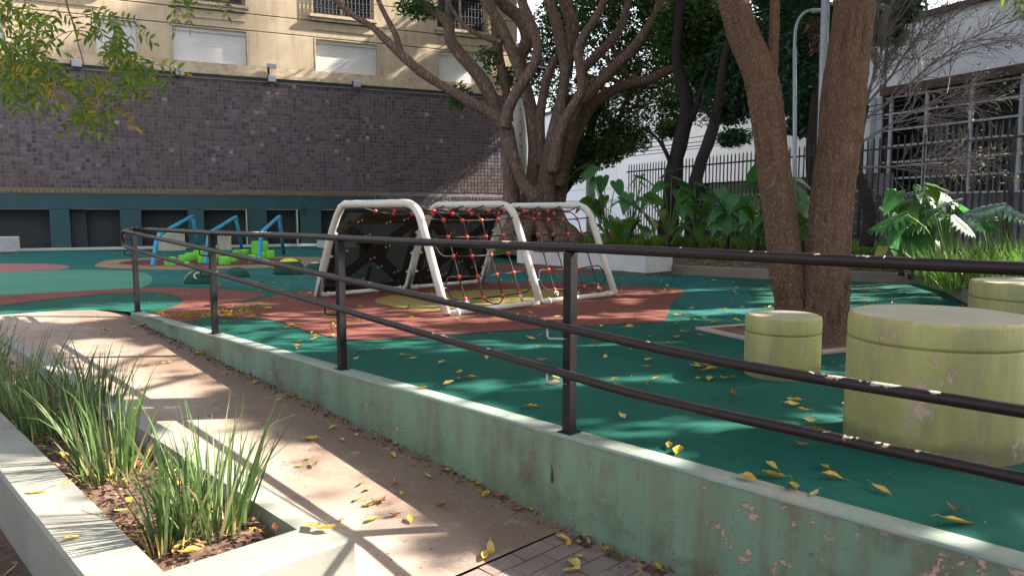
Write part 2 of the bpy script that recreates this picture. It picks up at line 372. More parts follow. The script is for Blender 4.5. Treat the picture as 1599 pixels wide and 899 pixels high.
def link(name, data, parent=None, loc=(0, 0, 0)):
    o = bpy.data.objects.new(name, data); col.objects.link(o); o.location = loc
    if parent: o.parent = parent
    return o
def tag(o, label=None, cat=None, group=None, kind=None):
    if label: o['label'] = label
    if cat: o['category'] = cat
    if group: o['group'] = group
    if kind: o['kind'] = kind
    return o
def thing(name, label, cat, loc, group=None):
    o = link(name, None, None, loc); return tag(o, label, cat, group)
def absloc(o):
    v = Vector(o.location)
    while o.parent: o = o.parent; v += Vector(o.location)
    return v
def part(name, mb, mats, T, smooth=False, label=None, kind=None):
    me = mb if isinstance(mb, bpy.types.Mesh) else mb.mesh(name, mats, absloc(T), smooth)
    o = link(name, me, T); tag(o, label, kind=kind); return o
def solo(name, mb, mats, label, cat, loc=(0, 0, 0), group=None, smooth=False, kind=None):
    o = link(name, mb.mesh(name, mats, loc, smooth), None, loc); return tag(o, label, cat, group, kind)
def struct(name, mb, mats, smooth=False):
    return tag(link(name, mb.mesh(name, mats, (0, 0, 0), smooth)), kind='structure')
def autosmooth(o, ang=35):
    me = o.data; me.polygons.foreach_set('use_smooth', [True] * len(me.polygons)); me.set_sharp_from_angle(angle=R(ang))
def bevel(o, wd=.01, seg=2):
    m = o.modifiers.new('bevel', 'BEVEL'); m.width = wd; m.segments = seg; m.limit_method = 'ANGLE'; m.angle_limit = R(40); return o
def spline(pts, n=8, closed=False):                # Catmull-Rom
    pts = [Vector(p) for p in pts]; out = []; N = len(pts)
    rngi = range(N) if closed else range(N - 1)
    for i in rngi:
        if closed: p0, p1, p2, p3 = pts[i - 1], pts[i], pts[(i + 1) % N], pts[(i + 2) % N]
        else: p0, p1, p2, p3 = pts[max(i - 1, 0)], pts[i], pts[i + 1], pts[min(i + 2, N - 1)]
        for k in range(n):
            t = k / n; out.append(.5 * ((2 * p1) + (p2 - p0) * t + (2 * p0 - 5 * p1 + 4 * p2 - p3) * t * t + (3 * p1 - p0 - 3 * p2 + p3) * t ** 3))
    if not closed: out.append(pts[-1])
    return out

# ================================================================== GROUND
g = MB(); g.sheet([(-400, -400), (400, -400), (400, 400), (-400, 400)], -.62); struct('ground', g, 'ground_earth')
def prof(s):
    xs = [-3, -.6, 0, .45, 3.03, 4.07, 6.18, 6.62, 12]; zs = [-.004, -.004, -.05, -.10, -.25, -.30, -.43, -.475, -.475]
    return float(np.interp(s, xs, zs))
g = MB(); S = [x for x in np.arange(-6, 6.63, .2)] + [6.64]; N_ = [-7, -3, .7, 1.2, 2.1, 2.6, 2.76]
for i in range(len(S) - 1):
    for j in range(len(N_) - 1):
        if N_[j] < .6 and S[i] > .9: continue
        a, b, c, d = [rs(S[p], N_[q], prof(S[p])) for p, q in ((i, j), (i + 1, j), (i + 1, j + 1), (i, j + 1))]
        g.add([a, b, c, d], [(0, 1, 2, 3)])
struct('ramp', g, 'ramp_dirt_shade')
g = MB(); q = [rs(6.64, .7), rs(14, .7), rs(14, 2.76), rs(6.64, 2.76)]; g.sheet([(p.x, p.y) for p in q], -.488); pav = struct('paving', g, 'soil')
# bricks of the lower landing, each one an object
bm_ = []
for k in range(5):
    b = MB(); e = .004
    b.frame_box(Vector((-.0985 + random.uniform(0, e), -.0485, 0)), Vector((.197, 0, 0)), Vector((0, .097, random.uniform(-e, e) * .4)), Vector((0, 0, .035)))
    bm_.append(b.mesh('brick', 'brick_paver'))
rot = math.atan2(RN.y, RN.x); k = 0
for i in range(19):
    for j in range(9):
        s0 = 6.70 + i * .104; n0 = 1.02 + (j + .5 * (i % 2)) * .205
        if n0 > 2.68 or k >= 170: continue
        c = rs(s0, n0, -.512 + random.uniform(-.003, .002)); o = link('brick', random.choice(bm_), pav, c)
        o.rotation_euler = (random.uniform(-.01, .01), random.uniform(-.01, .01), rot + random.uniform(-.015, .015)); k += 1
g = MB(); q = [rs(.9, -7), rs(12, -7), rs(12, .75), rs(.9, .75)]; g.sheet([(p.x, p.y) for p in q], -.44); struct('litter_ground', g, 'soil')
# expansion joints of the ramp
for jx in (1.6, 3.9):
    b = MB(); z = prof(jx) + .0015
    b.frame_box(rs(jx, 1.5, z - .004), RU * .012, RN * 1.2, Vector((0, 0, .0055))); part('joint', b, 'edge_concrete', bpy.data.objects['ramp'])

# rubber floor
arc = [G(x, y) for x, y in ((213, 488), (180, 484.5), (150, 483), (100, 484), (50, 487), (0, 491), (-90, 500))]
e12 = rs(13, RK + .02); fl = [(e12.x, e12.y), (rs(0, RK + .02).x, rs(0, RK + .02).y)] + [(p.x, p.y) for p in arc] + [(-14, 6.5), (-30, 6), (-30, 45), (40, 45), (40, -1)]
g = MB(); g.sheet(fl, 0); struct('rubber_floor', g, 'rubber_green')
LAY = [0]; LZ = [.004, .008, .012, .016, .020, .012, .012, .012, .016, .020]
def patch(pix, mat, name='rubber_patch', n=6):
    LAY[0] += 1; pts = spline([G(x, y) for x, y in pix], n, True); g = MB(); g.sheet([(p.x, p.y) for p in pts], LZ[LAY[0] - 1] * .35)
    return struct(name, g, mat)
patch([(-60, 455), (-60, 398), (0, 395), (200, 392), (420, 389), (620, 394), (700, 404), (800, 412), (1000, 427), (1045, 432), (1100, 430), (1150, 445), (1175, 470), (1160, 500), (1080, 490), (1045, 462), (980, 448), (800, 440), (640, 445), (500, 452), (420, 452), (330, 447), (200, 444), (100, 450)], 'rubber_teal')
patch([(-60, 466), (-60, 428), (0, 424), (120, 421), (215, 424), (238, 436), (215, 450), (120, 456), (20, 461)], 'rubber_mint')
patch([(-80, 485), (-80, 465), (0, 461), (120, 455), (230, 449), (330, 451), (412, 459), (395, 467), (355, 478), (338, 488), (318, 497), (280, 503), (240, 500), (228, 491), (262, 482), (284, 472), (278, 463), (240, 457), (180, 458), (100, 465), (0, 477)], 'rubber_red')
patch([(335, 486), (360, 477), (400, 470), (441, 460), (500, 453), (640, 446), (760, 441), (880, 441), (960, 446), (1040, 449), (1068, 455), (1050, 472), (1043, 490), (1031, 503), (975, 506), (887, 511), (800, 516.5), (700, 523), (625, 528), (550, 531), (487, 519.5), (437, 502.5), (400, 497.5), (350, 496)], 'rubber_red')
patch([(585, 471), (610, 462), (680, 457), (760, 453), (840, 452), (880, 457), (878, 465), (850, 474), (800, 482), (740, 488), (680, 487), (620, 480)], 'rubber_ochre')
patch([(700, 424), (720, 416), (790, 412), (870, 418), (930, 428), (860, 428), (780, 423)], 'rubber_red')
patch([(-40, 424), (-40, 413), (20, 411.5), (90, 413), (108, 418), (60, 423)], 'rubber_pink')
patch([(150, 413), (175, 406), (260, 402), (380, 401), (500, 402), (530, 408), (500, 414), (420, 418), (300, 421), (200, 420), (155, 417)], 'rubber_tan')
patch([(185, 411), (215, 406.5), (300, 404), (400, 403.5), (470, 406), (440, 411), (360, 415), (270, 415), (210, 414)], 'rubber_maroon')
patch([(308, 419), (318, 414.5), (334, 415), (338, 420), (322, 423)], 'rubber_magenta')

# green painted kerb wall along the ramp, with its top
kb = thing('kerb_wall', 'low green painted kerb wall with flaking paint between ramp and rubber floor', 'low wall', rs(4, None, -.5))
b = MB(); L = 13.0; ns = 26
for i in range(ns):
    s0, s1 = L * i / ns, L * (i + 1) / ns
    b.frame_box(rs(s0, RK - .062, -.60), RU * (s1 - s0), RN * .124, Vector((0, 0, .589)))
b = MB(); vs = []
for i in range(ns + 1):
    s = L * i / ns
    for n_, z in ((RK - .062, -.60), (RK - .062, -.012), (RK + .06, -.012), (RK + .06, -.60)): vs.append(rs(s, n_, z))
fs = []
for i in range(ns):
    for k in range(4): a = i * 4 + k; bb = i * 4 + (k + 1) % 4; fs.append((a, bb, bb + 4, a + 4))
fs += [(3, 2, 1, 0), tuple(ns * 4 + k for k in range(4))]; b.add(vs, fs); part('wall_face', b, 'kerb_paint', kb)
b = MB(); vs = []; fs = []
for i in range(ns * 3 + 1):
    s = L * i / (ns * 3); j1 = random.uniform(-.004, .002)
    for n_, z in ((RK - .064 - j1, -.012), (RK - .060 - j1, .000), (RK - .052, .006), (RK + .058, .006), (RK + .062, -.012)): vs.append(rs(s - .01, n_, z))
for i in range(ns * 3):
    for k in range(5): a = i * 5 + k; bb = i * 5 + (k + 1) % 5; fs.append((a, bb, bb + 5, a + 5))
fs += [(4, 3, 2, 1, 0), tuple(ns * 15 + k for k in range(5))]; b.add(vs, fs); part('top_coping', b, 'kerb_top', kb, True)

# ------------------------------------------------------------------ planter
pl = thing('planter', 'long grey concrete planter with thick rim beside the ramp', 'planter', rs(4, 1.1, -.5))
def ptop(s): return float(np.interp(s, [.5, 6.6], [-.085, -.16]))
s_f, s_b, n0, n1, i0, i1, sf_in, sb_in = 6.62, .45, .66, 1.535, .885, 1.405, 6.385, .62
def ring(name, sA, sB, nA, nB):
    b = MB(); vs = [rs(sA, nA, -.6), rs(sB, nA, -.6), rs(sB, nB, -.6), rs(sA, nB, -.6), rs(sA, nA, ptop(sA)), rs(sB, nA, ptop(sB)), rs(sB, nB, ptop(sB)), rs(sA, nB, ptop(sA))]
    b.add(vs, [(0, 3, 2, 1), (4, 5, 6, 7), (0, 1, 5, 4), (1, 2, 6, 5), (2, 3, 7, 6), (3, 0, 4, 7)])
    o = part(name, b, 'planter_concrete', pl); me = o.data
    import bmesh; bm = bmesh.new(); bm.from_mesh(me); bmesh.ops.recalc_face_normals(bm, faces=bm.faces); bm.to_mesh(me); bm.free()
    return o
# one ring mesh so that the corners have no seams
b = MB(); O = [(s_b, n0), (s_f, n0), (s_f - .012, n1), (s_b, n1)]; I = [(sb_in, i0), (sf_in, i0), (sf_in, i1), (sb_in, i1)]; ch = .012
vs = [rs(s, n, -.6) for s, n in O] + [rs(s, n, ptop(s) - ch) for s, n in O]
cx, cn = (s_f + s_b) / 2, (n0 + n1) / 2
vs += [rs(s + (ch if s < cx else -ch), n + (ch if n < cn else -ch), ptop(s)) for s, n in O]
vs += [rs(s, n, ptop(s)) for s, n in I] + [rs(s, n, -.5) for s, n in I]
fs = []
for k in range(4):
    j = (k + 1) % 4
    fs += [(k, j, 4 + j, 4 + k), (4 + k, 4 + j, 8 + j, 8 + k), (8 + k, 8 + j, 12 + j, 12 + k), (12 + k, 12 + j, 16 + j, 16 + k)]
b.add(vs, fs); o = part('rim', b, 'planter_concrete', pl)
import bmesh
bm = bmesh.new(); bm.from_mesh(o.data); bmesh.ops.recalc_face_normals(bm, faces=bm.faces); bm.to_mesh(o.data); bm.free()
b = MB(); ns = 60; nn = 10
vs = []
for i in range(ns + 1):
    for j in range(nn + 1):
        s = sb_in + (sf_in - sb_in) * i / ns; n = i0 + (i1 - i0) * j / nn
        vs.append(rs(s, n, ptop(s) - .09 + .035 * mnoise.noise(Vector((s * 3, n * 4, 0)))))
b.add(vs, [(i * (nn + 1) + j, (i + 1) * (nn + 1) + j, (i + 1) * (nn + 1) + j + 1, i * (nn + 1) + j + 1) for i in range(ns) for j in range(nn)])
part('soil_bed', b, 'soil', pl, True)
def litter(n, f, name, parent=None, sz=(.02, .06)):
    c = np.array([f() for _ in range(n)]); a = rng.uniform(0, 6.28, n); L_ = rng.uniform(*sz, n); W_ = L_ * rng.uniform(.25, .5, n)
    tl = rng.normal(0, .35, (n, 2)); dx = np.stack([np.cos(a), np.sin(a), tl[:, 0]], 1); dy = np.stack([-np.sin(a), np.cos(a), tl[:, 1]], 1)
    V = np.stack([c - dx * L_[:, None] * .5, c + dy * W_[:, None] * .5, c + dx * L_[:, None] * .5, c - dy * W_[:, None] * .5], 1)
    o = link(name, quads_mesh(name, V, 'litter', absloc(parent) if parent else (0, 0, 0)), parent); o['kind'] = 'stuff'; return o
def fpl():
    s = random.uniform(sb_in + .03, sf_in - .03); n = random.uniform(i0 + .03, i1 - .03)
    return rs(s, n, ptop(s) - .075 + .035 * mnoise.noise(Vector((s * 3, n * 4, 0))) + random.uniform(0, .02))
litter(3800, fpl, 'leaf_mulch', pl)
def flg():
    return rs(random.uniform(2.5, 7.5), random.uniform(-.3, .64), -.43 + random.uniform(0, .02))
o = litter(900, flg, 'ground_litter', None, (.03, .08)); tag(o, 'brown and red leaf litter on the ground left of planter', 'leaf litter')

# ------------------------------------------------------------------ railing
rl = thing('railing', 'dark brown chipped metal railing with level top rail and two sloping handrails', 'railing', rs(4, None, 0))
posts_px = [213, 340, 538, 885]; ps = [0.04, 2.20, 4.43, 6.61, 8.80, 11.0]
for s in ps:
    b = MB(); c = rs(s, RK, .004); b.box(c, .05, .05, .92, 0, RU); part('post', b, 'post_paint', rl)
    b = MB(); b.box(rs(s, RK, .004), .085, .085, .008, 0, RU); part('base_plate', b, 'post_paint', rl)
ZT = .945
off = .085
def rz(px, py): q = PLN(px, py, RN, RK - off); return (q.dot(RU) - RA.dot(RU)), q.z
r2 = [rz(*p) for p in [(213, 367), (336, 390), (400, 404), (538, 434), (700, 472), (800, 498), (885, 521), (1000, 543), (1200, 579), (1400, 612), (1599, 645)]]
r3 = [rz(*p) for p in [(211, 389), (336, 427), (400, 445), (535, 485), (700, 531), (800, 558), (885, 586), (1000, 617), (1200, 662), (1400, 706), (1599, 750)]]
def smoothz(r):
    s = np.array([a for a, b_ in r]); z = np.array([b_ for a, b_ in r]); m = s < 6.4
    p1 = np.polyfit(s[m], z[m], 1); zz = np.mean(z[~m][1:]); sx = (zz - p1[1]) / p1[0]
    pts = [(x, p1[0] * x + p1[1]) for x in np.linspace(s[0], sx - .35, 14)] + [(sx - .12, p1[0] * (sx - .12) + p1[1] + .002)] + [(sx + .12, zz + .003)] + [(x, zz) for x in np.linspace(sx + .4, 12.5, 12)]
    return pts
R2, R3 = smoothz(r2), smoothz(r3)
p2 = [rs(s, RK - off, z) for s, z in R2]; p3 = [rs(s, RK - off, z) for s, z in R3]
z2, z3 = R2[0][1], R3[0][1]; s0 = R2[0][0]
loop = [rs(s0 - .28, RK - off, z3 + .018), rs(s0 - .40, RK - off, z3 + .032), rs(s0 - .46, RK - off, z3 + .075), rs(s0 - .46, RK - off, z2 - .03), rs(s0 - .42, RK - off, z2 + .015), rs(s0 - .33, RK - off, z2 + .022)]
b = MB(); b.tube(p3, .0218, 16); part('lower_handrail', b, 'rail_paint', rl, True)
b = MB(); b.tube(spline([p3[0]] + loop[:] + [p2[0]], 6), .0218, 16); part('rail_end_loop', b, 'rail_paint', rl, True)
b = MB(); b.tube(p2, .0218, 16); part('middle_handrail', b, 'rail_paint', rl, True)
b = MB(); tp = [rs(s0 - .40, RK - off + .005, z2 + .022), rs(s0 - .2, RK - .04, .944), rs(.1, RK, ZT)] + [rs(s, RK, ZT + .003 * math.sin(s * 2.1)) for s in np.linspace(.6, 12.5, 24)]
b.tube(tp, .0232, 16); part('top_rail', b, 'rail_paint', rl, True)
for s in ps:
    for Rr in (R2, R3):
        z = float(np.interp(s - .06, [a for a, _ in Rr], [c for _, c in Rr]))
        b = MB(); q = [rs(s - .075, RK - off, z - .015), rs(s - .075, RK - off, z - .06), rs(s - .07, RK - off + .006, z - .072), rs(s - .02, RK - .02, z - .075), rs(s, RK - .02, z - .075)]
        b.tube(q, .006, 8); part('bracket', b, 'lamp_grey' if s > 6 else 'post_paint', rl, True)
for s in (.9, 2.55, 3.3, 5.4, 7.25, 8.1):            # welded joint collars on the top rail
    b = MB(); b.tube([rs(s - .004, RK, ZT + .003 * math.sin(s * 2.1)), rs(s + .004, RK, ZT + .003 * math.sin(s * 2.1))], .0248, 16); part('weld', b, 'rail_paint', rl, True)

# ================================================================== CYLINDER SEATS
def seat(x, y, r, h, label, capd=.12):
    T = thing('cylinder_seat', label, 'concrete seat', (x, y, 0), 'yellow green concrete cylinder seats')
    b = MB(); seg = 96; rr = random.Random(int(x * 100))
    prof_ = [(r * .985, 0), (r, .01), (r, h - capd - .012), (r - .012, h - capd - .004)]
    b.lathe((x, y, 0), prof_, seg, capt=True); o = part('body', b, 'seat_paint', T); autosmooth(o, 40)
    b = MB(); b.lathe((x, y, 0), [(r - .012, h - capd - .003), (r - .001, h - capd + .006), (r, h - capd + .012), (r, h - .022), (r - .006, h - .008), (r - .02, h - .001)], seg, capb=False, capt=False); o = part('cap', b, 'seat_paint', T); autosmooth(o, 50)
    for v in o.data.vertices:
        a_ = math.atan2(v.co.y, v.co.x); nz_ = mnoise.noise(Vector((math.cos(a_) * 9, math.sin(a_) * 9, v.co.z * 30 + x))); f_ = 1 - .012 * max(0, nz_ - .1) - .002 * nz_; v.co.x *= f_; v.co.y *= f_
    b = MB(); b.lathe((x, y, 0), [(r - .021, h - .002), (r - .05, h), (.01, h)], seg, capb=False, capt=True); part('top_face', b, 'seat_top', T, True)
seat(2.075, 3.61, .405, .635, 'large yellow green concrete cylinder seat nearest the railing, cut off by right edge')
seat(1.885, 5.16, .253, .425, 'small short yellow green concrete cylinder seat in front of the twin trunk tree')
seat(3.80, 5.42, .41, .63, 'yellow green concrete cylinder seat behind the large one at the right edge')
def farseat(px0, px1, py0, py1, label):
    a = G(px0, py1); c = G(px1, py1); r = (c - a).length / 2; Y = a.y + r; x = (a.x + c.x) / 2 * Y / a.y; h = CAM_H + (334 - py0) / F_PX * a.y
    T = thing('cylinder_seat', label, 'concrete seat', (x, Y, 0), 'beige concrete seats by the tiled wall')
    b = MB(); b.lathe((x, Y, 0), [(r, 0), (r, h * .8), (r - .01, h * .805)], 40); autosmooth(part('body', b, 'far_seat', T), 40)
    b = MB(); b.lathe((x, Y, 0), [(r - .01, h * .806), (r, h * .82), (r, h - .02), (r - .02, h)], 40); autosmooth(part('cap', b, 'far_seat', T), 40)
farseat(248, 288, 363, 391.5, 'wide beige concrete cylinder seat near the wall behind the first blue bar')
farseat(340.5, 361, 367, 390.5, 'narrow beige concrete cylinder seat near the wall between the first and second blue bars')

# ------------------------------------------------------------------ benches
def blockb(name, label, A, B, depth, h, mat, z0=0.0, cat='bench', plinth=True):
    A = Vector(A); B = Vector(B); u = (B - A); L_ = u.length; u.normalize(); v = Vector((-u.y, u.x, 0))
    T = thing(name, label, cat, (A + B) / 2)
    b = MB(); b.frame_box(A + Vector((0, 0, z0 + .05)), u * L_, v * depth, Vector((0, 0, h - .05))); bevel(part('seat_block', b, mat, T), .012)
    b = MB(); b.frame_box(A + u * .05 + v * .05 + Vector((0, 0, z0)), u * (L_ - .1), v * (depth - .1), Vector((0, 0, .05))); part('plinth', b, 'edge_concrete', T)
blockb('concrete_bench', 'long pale concrete block bench behind the climbing net, right end visible', (G(807, 414).x, G(807, 414).y, 0), (G(1008, 431).x, G(1008, 431).y, 0), .75, .47, 'bench_concrete')
blockb('concrete_bench', 'grey concrete block bench at the left edge by the teal wall base', (-15.2, 20.4, 0), (G(29, 396).x, G(29, 396).y, 0), .8, .47, 'grey_concrete')
a = P(503, 384, 23.5); c = P(600, 386, 24.5)
blockb('concrete_bench', 'pale concrete block glimpsed left of the near climbing frame leg', (a.x, a.y, 0), (c.x, c.y, 0), .6, .33, 'bench_concrete')

# ================================================================== TILED WALL
tw = thing('tiled_wall', 'long retaining wall of small purple brown tiles over a teal painted base', 'wall', wp(8, 0))
a_beam, _ = wpx(585, 315); a_end, _ = wpx(797, 200)
A0 = -4.5; ZB, ZT_ = 1.76, 5.60
b = MB(); b.frame_box(wp(A0, ZB - .02, -.5), WU * (a_end - A0), WN * .49, Vector((0, 0, ZT_ - ZB + .02)))
b.frame_box(wp(a_beam, 0, -.5), WU * (a_end - a_beam), WN * .49, Vector((0, 0, ZB - .02))); part('wall_body', b, 'tile_grout', tw)
V = []
def tilebox(a0, a1, z0, z1, d, tl):
    p = [wp(a0, z0, -.012), wp(a1, z0, -.012), wp(a1, z1, -.012), wp(a0, z1, -.012)]
    e = .007; f = [wp(a0 + e, z0 + e, d), wp(a1 - e, z0 + e, d + tl), wp(a1 - e, z1 - e, d + tl), wp(a0 + e, z1 - e, d)]
    return p, f
tm = MB(); pitch_a, pitch_z = .1405, .1335
def add_tiles(aa, ab, za, zb, mb):
    na = int((ab - aa) / pitch_a); nz = int((zb - za) / pitch_z)
    for j in range(nz):
        for i in range(na):
            a = aa + i * pitch_a + .006 * math.sin(i * .7 + j * 2.1); z = za + j * pitch_z + .004 * math.sin(i * .31)
            if random.random() < .004: continue
            p, f = tilebox(a + .008, a + pitch_a - .009, z + .008, z + pitch_z - .009, .005 + random.uniform(-.004, .004), random.uniform(-.003, .003))
            mb.add(p + f, [(4, 5, 6, 7), (0, 1, 5, 4), (1, 2, 6, 5), (2, 3, 7, 6), (3, 0, 4, 7)])
add_tiles(A0, a_end, ZB + .15, ZT_, tm)
add_tiles(a_beam + .05, a_end, .05, ZB + .13, tm)
o = part('tiles', tm, 'wall_tile', tw, kind='stuff')
tb = MB(); a = A0
while a < a_beam:
    p, f = tilebox(a + .008, a + .132, ZB, ZB + .135, .014 + random.uniform(-.004, .006), 0); tb.add(p + f, [(4, 5, 6, 7), (0, 1, 5, 4), (1, 2, 6, 5), (2, 3, 7, 6), (3, 0, 4, 7)]); a += .14
part('edge_tiles', tb, 'tile_brown', tw, kind='stuff')
b = MB(); b.frame_box(wp(A0, 1.27, -.45), WU * (a_beam - A0), WN * .43, Vector((0, 0, ZB - 1.27))); bevel(part('teal_beam', b, 'teal_paint', tw), .01)
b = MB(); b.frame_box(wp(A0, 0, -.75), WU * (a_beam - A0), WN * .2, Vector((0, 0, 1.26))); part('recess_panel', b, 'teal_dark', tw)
for x0, x1 in ((78, 109), (188, 221), (294, 319), (388, 417), (469, 502), (556, 584)):
    q0, _ = wpx(x0, 350); q1, _ = wpx(x1, 350)
    b = MB(); b.frame_box(wp(q0, .0, -.54), WU * (q1 - q0), WN * (.515), Vector((0, 0, 1.268))); part('pilaster', b, 'teal_paint', tw)
for x0, x1 in ((109, 131),):
    q0, _ = wpx(x0, 350); q1, _ = wpx(x1 + 3, 350)
    b = MB(); b.frame_box(wp(q0 + .005, .0, -.54), WU * (q1 - q0), WN * .22, Vector((0, 0, 1.262))); part('inner_panel', b, 'teal_dark', tw)
for px in (388, 467):
    q0, _ = wpx(px, 350); b = MB(); b.frame_box(wp(q0 - .07, 0, -.2), WU * .04, WN * .19, Vector((0, 0, 1.262))); part('edge_strip', b, 'far_seat', tw)
q0, zz = wpx(472, 336); q1, z1_ = wpx(480, 323)
b = MB(); b.frame_box(wp(q0, zz, -.03), WU * (q1 - q0), WN * .02, Vector((0, 0, z1_ - zz))); part('vent', b, 'iron_black', tw)
b = MB(); b.frame_box(wp(A0, 0, -.02), WU * (a_end - A0), WN * .3, Vector((0, 0, .07))); part('foot_strip', b, 'pole_concrete', tw)
b = MB(); b.frame_box(wp(A0, ZT_ + .002, -.5), WU * (a_end - A0), WN * .53, Vector((0, 0, .07))); part('dark_capping', b, 'teal_dark', tw)
b = MB(); b.tube([wp(A0, ZT_ - .09, .03), wp(a_end, ZT_ - .09, .03)], .014, 6); part('cable', b, 'cable_black', tw)

# ------------------------------------------------------------------ apartment building above
ab = thing('apartment_building', 'beige rendered apartment building above the tiled wall with white shuttered windows', 'building', wp(8, 5.7))
ZL = 5.675
b = MB(); b.frame_box(wp(A0 - 4, ZL, -4), WU * (a_end + .3 - A0 + 4), WN * 3.70, Vector((0, 0, 7))); part('wall_core', b, 'facade_render', ab)
b = MB(); b.frame_box(wp(A0 - 4, ZL + .003, -.45), WU * (a_end + .3 - A0 + 4), WN * .50, Vector((0, 0, .12))); b.frame_box(wp(A0 - 4, ZL + .123, -.45), WU * (a_end + .3 - A0 + 4), WN * .47, Vector((0, 0, .25))); part('base_ledge', b, 'facade_ledge', ab)
wins = [(-1.9, .5), (2.77, 4.05), (4.96, 7.33), (9.50, 11.78), (13.99, 16.2)]
ups = [(-2.1, -.4), (.9, 3.0), (5.2, 7.25), (9.47, 11.6), (14.0, 16.0)]
def piers(zA, zB, holes, proud=0.0):
    edges = [A0 - 4] + [e for h in holes for e in h] + [a_end + .3]
    for k in range(0, len(edges), 2):
        if edges[k + 1] - edges[k] > .05:
            b = MB(); b.frame_box(wp(edges[k], zA, -.299), WU * (edges[k + 1] - edges[k]), WN * (.30 + proud), Vector((0, 0, zB - zA))); bevel(part('render_block', b, 'facade_render', ab), .012, 1)
piers(6.052, 7.18, wins); piers(7.205, 7.72, []); piers(7.745, 8.5, ups); piers(8.52, 9.3, ups); piers(9.32, 12.5, ups)
for (a0, a1) in wins:
    T = link('window', MB().mesh('window', 'facade_ledge'), ab)
    b = MB(); bb_ = .05
    b.frame_box(wp(a0, 6.052, -.28), WU * bb_, WN * .29, Vector((0, 0, 1.125))); b.frame_box(wp(a1 - bb_, 6.052, -.28), WU * bb_, WN * .29, Vector((0, 0, 1.125)))
    b.frame_box(wp(a0 + bb_, 7.14, -.28), WU * (a1 - a0 - 2 * bb_), WN * .285, Vector((0, 0, .035))); T.data = b.mesh('window', 'facade_ledge', absloc(ab))
    b = MB(); z = 6.06; vs = []
    b.frame_box(wp(a0 + .05, 7.02, -.25), WU * (a1 - a0 - .1), WN * .15, Vector((0, 0, .12)))
    while z < 7.015:
        hh = min(.048, 7.02 - z); b.frame_box(wp(a0 + .06, z, -.22), WU * (a1 - a0 - .12), WN * (.075), Vector((0, 0, hh - .006))); z += .048
    b.frame_box(wp(a0 + .06, 6.06, -.24), WU * (a1 - a0 - .12), WN * .02, Vector((0, 0, .96)))
    part('shutter', b, 'shutter_white', T)
for (a0, a1) in ups:
    b = MB(); b.frame_box(wp(a0 - .12, 7.86, -.28), WU * (a1 - a0 + .24), WN * .42, Vector((0, 0, .10))); b.frame_box(wp(a0 - .05, 7.748, -.28), WU * (a1 - a0 + .1), WN * .36, Vector((0, 0, .11))); 
    b.frame_box(wp(a0, 7.45, -.28), WU * (a1 - a0), WN * .31, Vector((0, 0, .05))); sl = part('window_sill', b, 'facade_ledge', ab)
    b = MB(); b.frame_box(wp(a0, 7.97, -.298), WU * (a1 - a0), WN * .03, Vector((0, 0, 2.2))); T = part('window', b, 'dark_glass', ab)
    b = MB()
    for f_ in (0, .5, 1): b.frame_box(wp(a0 + (a1 - a0 - .06) * f_, 7.97, -.268), WU * .06, WN * .04, Vector((0, 0, 2.2)))
    part('frame', b, 'facade_ledge', T)
    b = MB(); n = int((a1 - a0) / .13)
    for i in range(n + 1):
        a = a0 + (a1 - a0) * i / n; b.tube([wp(a, 7.96, .10), wp(a, 9.0, .10)], .010, 5)
        if i < n:
            for zc in (8.12, 8.4, 8.7):
                c = wp(a + (a1 - a0) / n / 2, zc, .10); b.tube([c + WU * (.06 * math.cos(t)) + Vector((0, 0, .06 * math.sin(t))) for t in np.linspace(0, 6.28, 9)], .007, 4, cap=False)
    for z in (8.0, 8.26, 8.98): b.tube([wp(a0, z, .10), wp(a1, z, .10)], .014, 5)
    part('iron_grille', b, 'iron_black', T)
# small lights along the wall head
lab = ['small grey box light at the wall head behind the hanging leaves', 'small grey box light below the left shuttered window', 'grey floodlight with raised bracket below the ledge between two shuttered windows', 'small grey box light below the middle shuttered window']
for k, px in enumerate((120, 281, 424, 556)):
    a, z = wpx(px, (100, 113, 124, 132)[k]); T = thing('wall_light', lab[k], 'light fitting', wp(a, z, .1), 'light fittings along the wall head')
    b = MB(); b.frame_box(wp(a - .13, z - .12, .04), WU * .26, WN * .16, Vector((0, 0, .22))); bevel(part('housing', b, 'lamp_light', T), .015)
    b = MB(); b.frame_box(wp(a - .16, z - .1, .0), WU * .05, WN * .12, Vector((0, 0, .2))); part('bracket', b, 'iron_black', T)
    if k == 2:
        b = MB(); b.tube([wp(a - .1, z + .1, .1), wp(a - .12, z + .38, .16)], .04, 8); part('arm', b, 'iron_black', T)
        b = MB(); b.frame_box(wp(a - .16, z + .34, .08), WU * .30, WN * .2, Vector((0, 0, .12))); part('flood_head', b, 'lamp_grey', T)

# ================================================================== CLIMBING FRAME
cf = thing('net_climber', 'white tubular net climber with red beaded rope nets and black panels', 'net climber', G(760, 470))
feet = [(G(697, 495), G(504, 463)), (G(843, 476), G(637, 453)), (G(960, 462), G(753, 441.5))]
ax = (feet[2][0] - feet[0][0]).normalized(); lat = Vector((-ax.y, ax.x, 0)); W_ = 2.68; HT = 1.235; INS = .50
Rf = [feet[0][0], (feet[0][0] + feet[2][0]) / 2 * 1.0, feet[2][0]]; Rf[1] = feet[0][0] + (feet[2][0] - feet[0][0]) * .5
TR = .047
def legpt(k, side, v):            # v 0 foot .. 1 top corner; side 0 right, 1 left
    f = Rf[k]; q = f + lat * (INS * v if side == 0 else W_ - INS * v); return Vector((q.x, q.y, .03 + (HT - .03) * v))
def legpu(u, side, v):            # u 0..2 continuous along the axis
    i = min(int(u), 1); return legpt(i, side, v).lerp(legpt(i + 1, side, v), u - i)
